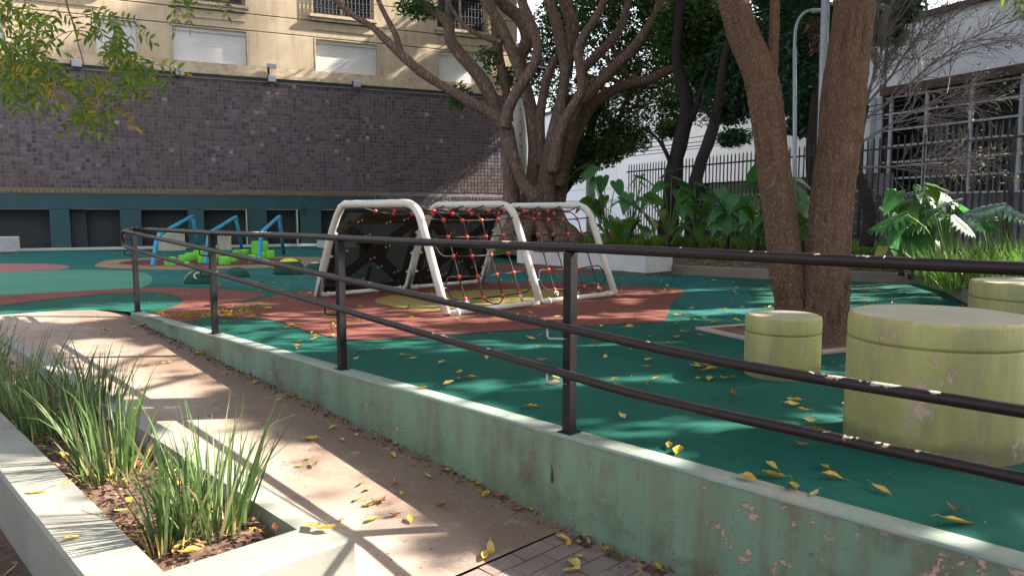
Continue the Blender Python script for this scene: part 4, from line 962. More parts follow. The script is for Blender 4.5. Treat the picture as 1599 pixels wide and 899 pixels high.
q, rr = spl_r([P(838, 392, YF - .3), P(838, 365, YF - .3), P(838, 340, YF - .3), P(840, 310, YF - .3), P(842, 270, YF - .3)], [.92, .70, .56, .46, .32], 8); b.tube(q, rr, 40, wob=wobble(1.6, .22, .3)); part('trunk', b, 'bark_smooth', fi, True)
for (x0, x1, yb) in ((812, 795, 378), (826, 818, 380), (846, 850, 381), (862, 878, 379), (878, 896, 374)):
    b = MB(); q, rr = spl_r([P(838 + (x0 - 838) * .8, 330, YF - .9), P(x0, 352, YF - 1.2), P(x1, 370, YF - 1.5), P(x1, yb + 6, YF - 1.8)], [.16, .2, .2, .24], 5); b.tube(q, rr, 12, wob=wobble(2, .3)); part('root', b, 'bark_smooth', fi, True)
def pxblob(px, py, Y, rx, ry, rd=None): p = P(px, py, Y); s = Y / F_PX; return (p.x, p.y, p.z, rx * s, (rd or rx) * s, ry * s)
fb = [pxblob(*q) for q in ((945, 60, 24, 70, 60), (1000, 110, 23.5, 70, 55), (1060, 60, 24.5, 80, 70), (1120, 90, 25, 80, 60), (900, 150, 24.5, 50, 40), (960, 190, 24.5, 60, 45), (1020, 20, 23, 70, 50), (870, 60, 24.5, 55, 60), (840, 110, 25, 40, 40), (930, 240, 25.5, 40, 26), (980, 215, 25, 45, 25), (1100, 160, 25.2, 60, 36), (1045, 165, 24.5, 50, 32), (905, 20, 24.5, 60, 50), (715, 150, 21.5, 24, 20), (760, 95, 21.8, 26, 24), (655, 12, 21.5, 40, 16), (790, 125, 22, 22, 20), (960, -20, 23, 80, 50))]
fb_up = [(x, y, z, rr, rr, rr * .6) for x, y, z, rr in ((-3, 20, 10, 2.8), (0, 22, 10.8, 3), (3, 20, 10.6, 3), (2, 24.5, 10.2, 3), (5.5, 22, 10.2, 3), (-.5, 18, 10.3, 2.6), (4.2, 17.4, 10, 2.6), (-4.6, 23, 9.8, 2.2), (7, 18.5, 10, 2.6), (1.5, 27.6, 10.9, 2.3), (3.6, 29, 11.8, 2.4), (5.8, 29.5, 13, 2.5), (.2, 26, 10.2, 2.0), (4.5, 26, 11, 2.5), (4.6, 30, 10.5, 2.1), (2.6, 29.2, 10, 1.9), (7, 31, 11.4, 2.3), (8.6, 31.6, 13, 2.4))]
C1 = clumpy(blobpts(fb, 110000), fr=2.0); C1 = outofbuilding(C1); C1 = C1[rng.random(len(C1)) < .62]
o = link('foliage', quads_mesh('foliage', leafquads(C1, .14), 'leaf_dark', absloc(fi)), fi)
C2 = clumpy(blobpts(fb_up, 180000), fr=1.2); C2 = outofbuilding(C2); C2 = C2[keep(C2)]
o = link('crown', quads_mesh('crown', leafquads(C2, .19), 'leaf_dark', absloc(fi)), fi)
limbs(fi, [P(450, -60, YF), P(735, -60, YF), P(857, -60, YF), P(955, -60, YF), P(1060, -60, YF)], [(q[0], q[1], q[2]) for q in fb_up], .16, 'bark_smooth', 5)
limbs(fi, [P(1060, 100, 22.5), P(985, 130, 22.5), P(905, 190, 22.5)], [(q[0], q[1], q[2]) for q in fb[:14]], .07, 'bark_smooth', 6)

# ---- dark trees by the fence
def darktree(label, path_, Yt, blobs, up, n1, n2, seed, leaf='leaf_dark', extra=()):
    p, r = pxpath(path_, lambda t: Yt); T = thing('garden_tree', label, 'tree', (p[0].x, p[0].y, .3), 'dark trees beside the fence')
    q, rr = spl_r(p, r, 7); b = MB(); b.tube(q, rr, 16, wob=wobble(1.8, .25)); part('trunk', b, 'bark_dark', T, True)
    for ex in extra:
        pp, rr0 = pxpath(ex, lambda t: Yt - .1); q, rr = spl_r(pp, rr0, 5); b = MB(); b.tube(q, rr, 8, wob=wobble(2.5, .25)); part('branch', b, 'bark_dark', T, True)
    C = clumpy(blobpts([pxblob(*x) for x in blobs], n1), fr=2.2); V = [leafquads(C, .14)]
    if up: C2 = clumpy(blobpts(up, n2), fr=1.3); C2 = C2[keep(C2)]; V.append(leafquads(C2, .19))
    link('crown', quads_mesh('crown', np.concatenate(V), leaf, absloc(T)), T)
    if up: limbs(T, [p[-1]], [(q[0], q[1], q[2]) for q in up], .12, 'bark_dark', seed)
U = lambda L_: [(x, y, z, r, r, r * .6) for x, y, z, r in L_]
darktree('dark leaning tree trunk by the fence, left one of the pair, with forked top', [(1040, 385, 30), (1046, 330, 27), (1052, 270, 26), (1062, 225, 24), (1072, 180, 21), (1068, 140, 19), (1058, 100, 17), (1060, 40, 15), (1070, -40, 13)], 19.5,
         [(1080, 45, 20.5, 60, 50), (1130, 100, 20.5, 60, 50), (1110, 30, 20, 60, 40), (1045, 200, 21, 30, 16)], U([(5, 19.5, 8.5, 2.6), (7.5, 21, 9, 2.6), (3, 17, 8.6, 2.3), (6.5, 17, 8.7, 2.4)]), 34000, 30000, 11, 'leaf_dark',
         [[(1070, 195, 12), (1085, 175, 10), (1095, 140, 8), (1105, 110, 7)], [(1060, 215, 9), (1080, 175, 8), (1100, 160, 8), (1118, 135, 6), (1130, 110, 5)], [(1049, 262, 7), (1038, 235, 6), (1025, 215, 5), (1012, 205, 4)], [(1038, 235, 4), (1030, 200, 3), (1036, 185, 3)]])
darktree('dark leaning tree trunk by the fence, right one of the pair', [(1080, 385, 26), (1082, 330, 22), (1086, 285, 20), (1096, 250, 20), (1107, 220, 19), (1117, 190, 17), (1124, 150, 16), (1130, 100, 14), (1145, 40, 12), (1160, -40, 10)], 18.5,
         [(1150, 150, 19, 50, 45), (1170, 90, 19, 60, 60), (1240, 60, 20, 50, 60), (1235, 130, 20, 40, 50), (1260, 160, 20, 30, 30), (1230, 20, 19.5, 60, 40), (1150, 215, 19.3, 30, 14)], U([(8.5, 17.5, 8.3, 2.6), (10.5, 15, 8.4, 2.6), (6.5, 14, 8.2, 2.3)]), 46000, 28000, 12, 'leaf_teal',
         [[(1117, 190, 9), (1100, 170, 7), (1085, 160, 6)], [(1120, 170, 7), (1140, 150, 6), (1160, 120, 5)]])
darktree('dark slender tree half hidden behind the ficus, right side', [(855, 392, 20), (862, 330, 18), (885, 290, 16), (905, 255, 14), (918, 225, 13), (925, 195, 12), (940, 160, 9)], 24.0,
         [(900, 215, 24, 34, 30), (950, 230, 24, 44, 22), (890, 262, 24, 26, 26), (915, 170, 24, 40, 24)], None, 14000, 0, 13, 'leaf_dark',
         [[(880, 300, 10), (900, 262, 9), (930, 238, 7), (955, 225, 5)], [(868, 325, 8), (874, 290, 7), (880, 262, 5)]])
darktree('tree behind the right trunk of the twin trunk tree, with green and rusty foliage', [(1275, 390, 22), (1272, 330, 20), (1268, 270, 18), (1270, 200, 16), (1276, 140, 14), (1290, 80, 12), (1310, 20, 10)], 17.0,
         [(1270, 60, 17.5, 60, 55), (1350, 30, 17.5, 50, 35), (1400, 15, 17.5, 45, 22), (1262, 130, 17.5, 40, 50), (1255, 195, 17.5, 34, 18), (1385, 55, 17.5, 26, 14), (1230, -10, 17, 60, 30)], U([(10, 17, 7.8, 2.2), (12.5, 14.5, 8.2, 2.4)]), 40000, 18000, 14, 'leaf_teal')
C = blobpts([pxblob(1277, 55, 16.6, 14, 26), pxblob(1268, 40, 16.6, 10, 12), pxblob(1025, 25, 20.4, 3, 8)], 420); o = link('rusty_foliage', quads_mesh('rusty_foliage', leafquads(C, .13, .25, .9), 'litter', (0, 0, 0)), None); 
T_ = bpy.data.objects['garden_tree.003']; o.parent = T_; o.matrix_parent_inverse = Matrix.Translation(-Vector(T_.location)); o.name = 'dry_leaves'
# street trees standing to the right of the view: their crowns shade the playground
def offtree(label, x, y, crown, n, leaf, seed, size=.2):
    T = thing('street_tree', label, 'tree', (x, y, 0), 'street trees right of the view'); b = MB(); top = Vector((x + .2, y - .1, 5.2))
    q, rr = spl_r([Vector((x, y, -.1)), Vector((x + .1, y, 1.5)), Vector((x - .1, y + .1, 3.4)), top], [.3, .22, .19, .15], 5); b.tube(q, rr, 14, wob=wobble(2, .2)); part('trunk', b, 'bark_dark', T, True)
    C = clumpy(blobpts(U(crown), n), fr=1.2); C = C[keep(C)]; link('crown', quads_mesh('crown', leafquads(C, size, .5), leaf, absloc(T)), T)
    limbs(T, [top], [c[:3] for c in crown], .06, 'bark_dark', seed)
offtree('broad street tree beyond the right edge, crown over the seats', 10.8, 6.8, [(9.5, 6, 7.2, 2.2), (11.5, 8, 7.8, 2.4), (13, 5.5, 7.6, 2.2), (9, 9, 7.6, 2), (11, 3.8, 7.2, 2.1), (13.5, 9.5, 8.2, 2.3), (8.4, 3.2, 6.8, 1.8), (10, 11.5, 7.9, 2.1)], 130000, 'leaf_dark', 21)
offtree('second street tree beyond the right edge, nearer the street', 15.5, 11.5, [(14.5, 11, 8.4, 2.4), (16.5, 12.5, 9, 2.5), (17.5, 9.5, 8.8, 2.4), (13, 13.5, 8.6, 2.4), (15.5, 7.5, 8.4, 2.3), (18, 14.5, 9, 2.4)], 110000, 'leaf_dark', 22)

# ---- hanging branch, upper left
def hang(label, twigs, cl, Yh, nf, seed, yellow):
    rd = random.Random(seed); pts0 = P(*twigs[0][0][:2], Yh); T = thing('hanging_branch', label, 'branch', pts0)
    b = MB()
    for tw_ in twigs:
        p = [P(x, y, Yh + dz) for x, y, dz in tw_]; q = spline(p, 6); b.tube(q, list(np.linspace(.006, .002, len(q))) if tw_ is twigs[0] else .0022, 6)
    part('twig', b, 'twig_brown', T, True)
    for pal, name in ((0, 'foliage'), (1, 'yellow_foliage')):
        Vs = []; rach = MB()
        for (cx_, cy_, rx_, ry_, n, yl) in cl:
            for _ in range(int(n * .95)):
                if (rd.random() < yl) != (pal == 1): continue
                a = rd.uniform(0, 6.28); rr_ = math.sqrt(rd.random()); c = P(cx_ + rx_ * rr_ * math.cos(a), cy_ + ry_ * rr_ * math.sin(a), Yh + rd.uniform(-.35, .35))
                d = Vector((rd.uniform(-1, 1), rd.uniform(-.6, .6), rd.uniform(-.9, .15))).normalized(); side = d.cross(Vector((rd.uniform(-.3, .3), 1, rd.uniform(-.3, .3)))).normalized(); L_ = rd.uniform(.13, .20)
                pts = [c + d * L_ * t + Vector((0, 0, -.05 * t * t)) for t in (0, .25, .5, .75, 1)]; rach.tube(pts, .0012, 4, cap=False)
                k = rd.choice((3, 4, 4)); 
                for i in range(k + 1):
                    bp_ = c + d * L_ * (.2 + .8 * i / k) + Vector((0, 0, -.05 * (.2 + .8 * i / k) ** 2))
                    for sg in ((-1, 1) if i < k else (0,)):
                        ld = (d * (.55 if sg else 1) + side * sg * .85 + Vector((0, 0, -.25)) + Vector((rd.uniform(-.2, .2),) * 3)).normalized(); ll = rd.uniform(.048, .066); lw = ll * .36
                        sn = ld.cross(Vector((rd.uniform(-.5, .5), rd.uniform(.3, 1), rd.uniform(-.6, .9)))).normalized()
                        Vs.append([bp_, bp_ + ld * ll * .3 + sn * lw * .42, bp_ + ld * ll * .62 + sn * lw * .38, bp_ + ld * ll + Vector((0, 0, -.006)), bp_ + ld * ll * .62 - sn * lw * .38, bp_ + ld * ll * .3 - sn * lw * .42])
        if Vs:
            o = link(name, quads_mesh(name, np.array([[tuple(v) for v in q] for q in Vs]), 'leaf_yellow' if pal else 'leaf_bright', absloc(T), 6), T); o['kind'] = 'stuff'
            part('leaf_stalks', rach, 'twig_brown', T, kind='stuff')
hang('leafy green branch with small pointed leaflets hanging at the upper left', [[(98, -60, 0), (103, 0, 0), (112, 30, 0), (117, 48, 0), (124, 75, 0), (130, 98, 0), (135, 130, .03), (135, 146, .05)], [(117, 48, 0), (100, 52, 0), (85, 62, 0), (70, 82, 0)], [(117, 48, 0), (135, 50, 0), (155, 62, 0), (175, 80, 0), (195, 105, 0)], [(112, 28, 0), (130, 26, 0), (148, 20, 0)], [(114, 48, 0), (98, 66, 0), (88, 80, 0)], [(112, 38, 0), (92, 34, 0), (78, 38, 0)]],
     [(30, 60, 38, 55, 40, .04), (15, 110, 30, 42, 26, .32), (70, 110, 36, 26, 22, .04), (30, 10, 34, 18, 14, .1), (90, 15, 14, 12, 5, 0), (160, 30, 26, 24, 11, .02), (195, 65, 24, 22, 12, .02), (205, 115, 30, 24, 16, .03), (140, 158, 32, 16, 14, .15), (155, 115, 20, 14, 8, .05), (238, 95, 10, 12, 3, 0)], 4.6, 1, 31, .1)
hang('small tip of green leaves dipping in at the top edge over a barred window', [[(300, -60, 0), (296, -20, 0), (290, 0, 0)]], [(288, -14, 16, 8, 6, 0), (338, -12, 10, 4, 2, 0)], 4.8, 1, 32, 0)
hang('few bright leaves dipping in at the top right corner', [[(1590, -60, 0), (1580, -20, 0), (1572, -4, 0)]], [(1574, -6, 14, 6, 5, 0)], 4.8, 1, 33, 0)

# ---- bare twiggy shrub right
sh = thing('bare_tree', 'thin almost bare tree with a dense spray of fine grey twigs before the pale wall', 'tree', P(1352, 375, 12.2))
b = MB(); q, rr = spl_r([P(1352, 385, 12.2), P(1358, 340, 12.2), P(1348, 290, 12.2), P(1337, 262, 12.2), P(1342, 215, 12.2), P(1352, 165, 12.2)], [.12, .10, .09, .075, .06, .055], 6); b.tube(q, rr, 12, wob=wobble(3, .2)); part('trunk', b, 'bark_dark', sh, True)
tw_ = MB(); LV = []
rd = random.Random(5)
def grow(p, d, L_, r, lev):
    n = 5; pts = [p]; c = p; dd = d
    for i in range(n):
        dd = (dd + Vector((rd.uniform(-.16, .16), rd.uniform(-.16, .16), rd.uniform(-.10, .13)))).normalized(); c = c + dd * L_ / n; pts.append(c)
    tw_.tube(pts, list(np.linspace(r, r * .55, len(pts))), 5 if lev < 2 else 3, cap=False)
    if lev >= 4:
        if rd.random() < .34:
            for _ in range(2): LV.append(tuple(pts[-1] + Vector((rd.uniform(-.06, .06),) * 3)))
        return
    for i in range(1, n + 1):
        for _ in range(2 if lev > 0 and i > 1 and rd.random() < .55 else 1):
            if lev == 0 and i < 2: continue
            ax_ = Vector((rd.uniform(-1, 1), rd.uniform(-1, 1), rd.uniform(-1, 1))).normalized(); nd = (Matrix.Rotation(rd.uniform(.35, .95), 3, ax_) @ dd); nd.y *= .7
            grow(pts[i], nd.normalized(), L_ * rd.uniform(.48, .68), r * .5, lev + 1)
for (x0, y0, x1, y1, L_) in ((1352, 165, 1450, 60, 1.5), (1352, 165, 1395, 40, 1.2), (1340, 225, 1480, 165, 1.5), (1345, 190, 1500, 100, 1.7), (1350, 170, 1370, 90, .8), (1338, 262, 1440, 260, 1.2)):
    a_, c_ = P(x0, y0, 12.2), P(x1, y1, 12.0); grow(a_, (c_ - a_).normalized(), L_, .024, 1)
part('twigs', tw_, 'twig_grey', sh)
if LV: C = np.array(LV); link('sparse_leaves', quads_mesh('sparse_leaves', leafquads(C, .05), 'leaf_pale', absloc(sh)), sh)

# ================================================================== FENCE AND STREET
fe = thing('picket_fence', 'tall dark steel picket fence between the garden and the street', 'fence', fline(4))
pk = MB(); pk.box((0, 0, 0), .022, .022, 2.36, 0); pk.add([(-.011, -.011, 2.36), (.011, -.011, 2.36), (.011, .011, 2.36), (-.011, .011, 2.36), (0, 0, 2.42)], [(0, 1, 4), (1, 2, 4), (2, 3, 4), (3, 0, 4)]); pkm = pk.mesh('picket', 'iron_black')
ang = math.atan2(FU.y, FU.x); s_ = -2.0
while s_ < 19.5:
    q = fline(s_); o = link('picket', pkm, fe, Vector((q.x, q.y, .20)) - absloc(fe)); o.rotation_euler = (0, 0, ang); s_ += .138
for z in (.42, 2.36):
    b = MB(); b.frame_box(fline(-2.1) + Vector((0, 0, z)) - FN * .015, FU * 21.6, FN * .012, Vector((0, 0, .04))); part('rail', b, 'iron_black', fe)
for s_ in (-1, 2, 5, 8, 11, 14, 17):
    q = fline(s_) + FN * .03; b = MB(); b.box((q.x, q.y, .05), .05, .05, 2.5, 0, FU); part('post', b, 'iron_black', fe)
g = MB(); c = [fline(-20) + FN * .3, fline(60) + FN * .3, fline(60) + FN * 9.2, fline(-20) + FN * 9.2]; g.sheet([(q.x, q.y) for q in c], .006 + .05); struct('street', g, 'asphalt')

BK = 22.0
def bpt(s_, z, d=0.0): q = FN * (BK - d) + FU * s_; return Vector((q.x, q.y, z))
def bs(px, py): q = PLN(px, py, FN, BK); return q.dot(FU), q.z
sg, _ = bs(1376, 200); s1, _ = bs(1075, 290)
wb = thing('white_building', 'large pale lilac white building across the street behind the trees', 'building', bpt(20, 0))
b = MB(); b.frame_box(bpt(sg, 2.5, -6), FU * (s1 - sg + 45), FN * -5.97, Vector((0, 0, 5.0))); b.frame_box(bpt(s1, 0, -6), FU * 45, FN * -5.97, Vector((0, 0, 2.49))); part('wall_core', b, 'grey_concrete', wb)
s_ = sg; widths = 4.1
while s_ < s1 + 44:
    for (z0, z1) in ((2.5, 4.35), (4.37, 7.28)):
        b = MB(); b.frame_box(bpt(s_ + .012, z0, -.03), FU * (widths - .024), FN * -.03, Vector((0, 0, z1 - z0))); part('wall_panel', b, 'white_wall', wb)
    s_ += widths
s_ = s1
while s_ < s1 + 42:
    b = MB(); b.frame_box(bpt(s_ + .02, 0, -.03), FU * (widths - .04), FN * -.03, Vector((0, 0, 1.8))); part('wall_panel', b, 'white_wall', wb)
    b = MB(); b.frame_box(bpt(s_ + .02, 1.92, -.03), FU * (widths - .04), FN * -.03, Vector((0, 0, .56))); part('wall_panel', b, 'white_wall', wb); s_ += widths
b = MB(); b.frame_box(bpt(s1, 1.8, -.03), FU * 44, FN * -.12, Vector((0, 0, .1))); part('ledge', b, 'mullion_white', wb)
b = MB(); b.frame_box(bpt(-22, 7.29, -.5), FU * (s1 + 67), FN * -.62, Vector((0, 0, .16))); part('cornice', b, 'roof_brown', wb)
b = MB(); b.frame_box(bpt(sg, .0, -.6), FU * (s1 - sg), FN * -.02, Vector((0, 0, 2.49))); sf = part('shopfront', b, 'dark_glass', wb)
for z in (.4, .8, 1.2, 1.55, 1.9): b = MB(); b.frame_box(bpt(sg, z, -.5), FU * (s1 - sg), FN * -.05, Vector((0, 0, .05))); part('louvre', b, 'lamp_grey' if z == 1.9 else 'corrugated', sf)
b = MB(); b.frame_box(bpt(-22, 5.3, -6), FU * (sg + 21.9), FN * -5.97, Vector((0, 0, 1.98))); part('upper_wall', b, 'white_wall', wb)
a_, z_ = bs(1369, 172); b = MB(); b.tube([bpt(a_, 1.9, .15), bpt(a_, 5.0, .15)], .10, 14); part('drainpipe', b, 'lamp_light', wb, True)
a0_, _ = bs(1396, 290); a1_, _ = bs(1371, 290); b = MB(); b.frame_box(bpt(a0_, 1.75, .12), FU * (a1_ - a0_), FN * .1, Vector((0, 0, .72))); part('sign_panel', b, 'corrugated', wb)
# dark glazed garage in front of it
ga = thing('garage_building', 'dark open fronted garage with white grid frame across the street, right side', 'building', bpt(5, 0))
b = MB(); b.frame_box(bpt(-22, 0, -5.8), FU * (sg + 21.8), FN * -5.0, Vector((0, 0, 5.25))); part('interior', b, 'garage_dark', ga)
b = MB(); b.frame_box(bpt(-22, 5.02, -5.8), FU * (sg + 22), FN * -5.95, Vector((0, 0, .27))); part('roof', b, 'roof_brown', ga)
b = MB(); b.frame_box(bpt(sg - .2, 0, -.82), FU * .19, FN * -.0 + FN * -.75, Vector((0, 0, 5.0))); part('end_wall', b, 'garage_dark', ga)
b = MB(); s_ = -12.0
b.frame_box(bpt(-22, 0, -.10), FU * (sg + 21.9), FN * -.04, Vector((0, 0, 1.74))); part('lower_wall', b, 'corrugated', ga)
ribm = MB(); ribm.box((0, 0, 0), .10, .035, 1.72); ribmesh = ribm.mesh('rib', 'corrugated'); s_ = sg - .2; k = 0
while s_ > -4 and k < 120:
    q = bpt(s_, .01, -.045); o = link('rib', ribmesh, ga, q - absloc(ga)); o.rotation_euler = (0, 0, ang); s_ -= .2; k += 1
for k in range(7):
    z = 1.76 + .53 * k; b = MB(); b.frame_box(bpt(-22, z - .03, .0), FU * (sg + 21.9), FN * .07, Vector((0, 0, .06))); part('grid_bar', b, 'mullion_white', ga)
for px in (1388, 1443, 1512, 1590, 1680, 1790):
    a_, _ = bs(px, 230); b = MB(); b.frame_box(bpt(a_ - .05, 1.8, .004), FU * .10, FN * .09, Vector((0, 0, 3.2))); part('grid_post', b, 'mullion_white', ga)
slm = MB(); slm.box((0, 0, 0), .05, .03, 2.0); slmesh = slm.mesh('slat', 'corrugated'); a0s, _ = bs(1440, 230); s_ = a0s
while s_ > -4: q = bpt(s_, 1.8, -.10); o = link('slat', slmesh, ga, q - absloc(ga)); o.rotation_euler = (0, 0, ang); s_ -= .19

# unseen tall block added beyond the right edge to shade the tiled wall
tb2 = thing('added_shade_tower', 'unseen tall block with windows, added beyond the right edge to shade the tiled wall', 'building', (36, 29, 0))
b = MB(); b.frame_box(Vector((28, 21, 0)), Vector((16, 0, 0)), Vector((0, 13.6, 0)), Vector((0, 0, 38.5))); part('wall', b, 'facade_render', tb2)
wm = MB(); wm.frame_box((-.04, -.8, 0), Vector((.05, 0, 0)), Vector((0, 1.6, 0)), Vector((0, 0, 1.5))); wm.frame_box((-.12, -.95, -.12), Vector((.13, 0, 0)), Vector((0, 1.9, 0)), Vector((0, 0, .1)), 1); wmm = wm.mesh('window', ['dark_glass', 'facade_ledge'])
for fl_ in range(12):
    for k in range(4): link('window', wmm, tb2, Vector((28, 23 + 3.5 * k, 2 + 3 * fl_)) - absloc(tb2))

# ---- street furniture
def pole_lamp():
    Y = 14.5; T = thing('street_lamp', 'slim grey street lamp with curved arm seen between the twin trunks', 'street lamp', P(1240, 380, Y))
    b = MB(); b.tube([P(1241, 400, Y), P(1241, 75, Y)], .038, 12); part('pole', b, 'lamp_grey', T, True)
    b = MB(); b.tube(spline([P(1241, 76, Y), P(1242, 50, Y), P(1247, 32, Y), P(1257, 20, Y), P(1272, 15, Y)], 6), .030, 12); part('curved_arm', b, 'lamp_grey', T, True)
    b = MB(); c = P(1276, 18, Y); b.lathe(c, [(.04, -.035), (.10, -.03), (.11, 0), (.05, .05)], 18, ell=(1.1, .6)); part('lamp_head', b, 'lamp_light', T, True)
pole_lamp()
Y = 13.0; T = thing('steel_pole', 'thick light grey steel pole rising behind the right trunk, lamp on short arm', 'lamp post', P(1279, 375, Y))
b = MB(); b.tube([P(1279, 385, Y), P(1282, 230, Y), P(1291, -60, Y)], .068, 16); part('pole', b, 'lamp_grey', T, True)
b = MB(); b.tube([P(1291, 6, Y), P(1380, 9, Y)], .03, 8); part('arm', b, 'lamp_grey', T, True)
b = MB(); q = P(1363, 13, Y); b.frame_box(q, Vector((.28, 0, 0)), Vector((0, .14, 0)), Vector((0, 0, .05))); bevel(part('lamp_head', b, 'lamp_light', T), .01)
for px, y0, w_, Y, lb in ((812, 130, 23, 26.5, 'pale concrete utility pole seen between the ficus stems at the wall end'), (923, 180, 14, 26.0, 'pale concrete utility pole by the fence right of the ficus')):
    p = P(px, 385, Y); T = thing('utility_pole', lb, 'utility pole', (p.x, p.y, 0)); t = P(px - 2, y0 - 60, Y); r = w_ / 2 / F_PX * Y
    b = MB(); b.tube([Vector((p.x, p.y, 0)), t], [r * 1.08, r * .95], 20); part('pole', b, 'pole_concrete', T, True)
    b = MB()
    for z in np.arange(.9, t.z, .42): b.tube([Vector((p.x, p.y - r * 1.02, z)), Vector((p.x, p.y - r * 1.12, z))], .03, 8)
    part('step_bolts', b, 'iron_black', T)
cl_ = ['lowest slack cable crossing between the dark trees and left trunk', 'middle slack cable crossing between the dark trees and left trunk', 'highest slack cable crossing between the dark trees and left trunk', 'pale slack cable crossing behind the dark leaning trunks']
for k, (y0, ym, y1) in enumerate(((238, 222, 205), (232, 216, 198), (226, 208, 190), (246, 226, 214))):
    a_, m_, c_ = P(930, y0 + 4, 27), P(1110, ym + 3, 24), P(1420, y1 - 35, 20); b = MB(); b.tube(spline([a_, m_, c_], 10), .013, 5); solo('overhead_cable', b, 'cable_black' if k < 3 else 'pole_concrete', cl_[k], 'cable', a_, 'overhead cables along the street')
p = P(957, 362, 27); T = thing('red_bollard', 'small rounded red bollard seen through the fence', 'bollard', (p.x, p.y, .06))
b = MB(); b.lathe((p.x, p.y, .06), [(.15, 0), (.14, .35), (.14, .48)], 18, capt=False); part('body', b, 'red_plastic', T, True)
b = MB(); b.lathe((p.x, p.y, .06), [(.10, .47), (.10, .55)], 18); part('neck', b, 'red_plastic', T, True)
b = MB(); b.lathe((p.x, p.y, .06), [(.13, .54), (.14, .62), (.13, .70), (.07, .76)], 18); part('head', b, 'red_plastic', T, True)

# ================================================================== PLANTS
def blades(C, H, n, spread, wd, seed, lean=.5, seg=5, rlo=.55):
    rd = random.Random(seed); Vs = []; Fs = []
    for i in range(n):
        a = rd.uniform(0, 6.28); rr = spread * math.sqrt(rd.random()); p = Vector(C) + Vector((math.cos(a) * rr, math.sin(a) * rr, 0)); h = H * rd.uniform(rlo, 1.08)
        a2 = a + rd.uniform(-.9, .9); out = Vector((math.cos(a2), math.sin(a2), 0)); l = lean * rd.uniform(.1, 1.25) * (.4 + rr / max(spread, .001)); bend = rd.uniform(.0, .45) if rd.random() < .84 else rd.uniform(.8, 2.2)
        tw = rd.uniform(0, 3.14); sd_ = Vector((math.cos(tw), math.sin(tw), 0)); w0 = wd * rd.uniform(.6, 1.25); base = len(Vs); c = p; ang_ = l
        for k in range(seg + 1):
            t = k / seg; ww = w0 * (1 - t ** 2.2) * (.65 + .6 * min(1, t * 3)) * .5 + .0004
            Vs += [c - sd_ * ww, c + sd_ * ww]
            ang_ = l + bend * t * t * 1.1; c = c + (Vector((0, 0, 1)) * math.cos(ang_) + out * math.sin(ang_)) * (h / seg)
        for k in range(seg): q = base + 2 * k; Fs.append((q, q + 1, q + 3, q + 2))
    return Vs, Fs
def clump(name, label, cat, C, H, n, spread, wd, seed, mat, group=None, lean=.5, dry=0):
    T = thing(name, label, cat, C, group); Vs, Fs = blades(C, H, n, spread, wd, seed, lean); b = MB(); b.add(Vs, Fs); part('blades', b, mat, T, True, kind='stuff')
    if dry:
        Vs, Fs = blades(Vector(C) , H * .32, dry, spread * 1.15, wd * .8, seed + 50, 1.1, 4, .4); b = MB(); b.add(Vs, Fs); part('dry_blades', b, 'leaf_straw', T, True, kind='stuff')
gl = 'strap leaved grass clumps in the planter'
def sz(s): return ptop(s) - .10
for (px, py, H, n, sp, lb, seed) in ((330, 838, .60, 150, .13, 'largest and nearest green grass clump at the front corner of the planter', 1), (268, 862, .50, 60, .07, 'small grass clump against the left rim, just left of the nearest large clump', 2), (178, 752, .60, 130, .13, 'second green grass clump from the front of the planter', 3), (85, 690, .62, 130, .14, 'third green grass clump from the front of the planter', 4), (20, 655, .62, 130, .15, 'grass clump in the planter at the left edge of the photo', 5), (-30, 600, .60, 120, .14, 'grass clump in the planter just outside the left edge', 6), (150, 655, .55, 110, .12, 'small back grass clump beside the ramp side rim', 7)):
    p = G(px, py, -.25); clump('grass_clump', lb, 'grass plant', Vector((p.x, p.y, -.25)), H, int(n * .74), sp * 1.15, .0112, seed, 'blade_green', gl, .32, 60)
# border grass: one mass
Vs, Fs = [], []; rd = random.Random(9)
def addbl(c, H, n, sp, wd, lean=.9):
    v, f = blades(c, H, n, sp, wd, rd.randrange(10 ** 6), lean, 3); base = len(Vs); Vs.extend(v); Fs.extend([tuple(base + i for i in q) for q in f])
for _ in range(330):
    px = rd.uniform(905, 1365); t = rd.random(); Y = 19.5 - (px - 905) / 460 * 6.2 + t * 1.6; p = P(px, 380, Y); z = bedz(p.x, p.y)
    addbl(Vector((p.x, p.y, z)), .30, 34, .12, .014)
for _ in range(70):
    px = rd.uniform(690, 860); p = P(px, 380, rd.uniform(18.5, 19.6)); addbl(Vector((p.x, p.y, bedz(p.x, p.y))), .24, 26, .13, .012)
b = MB(); b.add(Vs, Fs); solo('border_grass', b, 'border_blade', 'band of low arching green border grass in the garden bed', 'grass', (4, 16, 0), smooth=True, kind='stuff')
for (px, Y, H, n, sp, lb, seed) in ((1462, 10.4, .62, 190, .20, 'tall arching grass clump right of the broad bright leaves', 41), (1500, 9.8, .72, 220, .24, 'tall grass clump directly above the far seat, left side', 42), (1545, 9.4, .74, 220, .24, 'tall grass clump above the far seat, middle', 43), (1592, 9.0, .8, 220, .25, 'tall grass clump at the right edge of the photo', 44), (1640, 8.8, .8, 160, .25, 'tall grass clump just past the right edge', 45)):
    p = P(px, 400, Y); clump('tall_grass', lb, 'grass plant', Vector((p.x, p.y, bedz(p.x, p.y) - .02)), H, n, sp, .011, seed, 'border_blade', 'tall grasses at the right', .5)

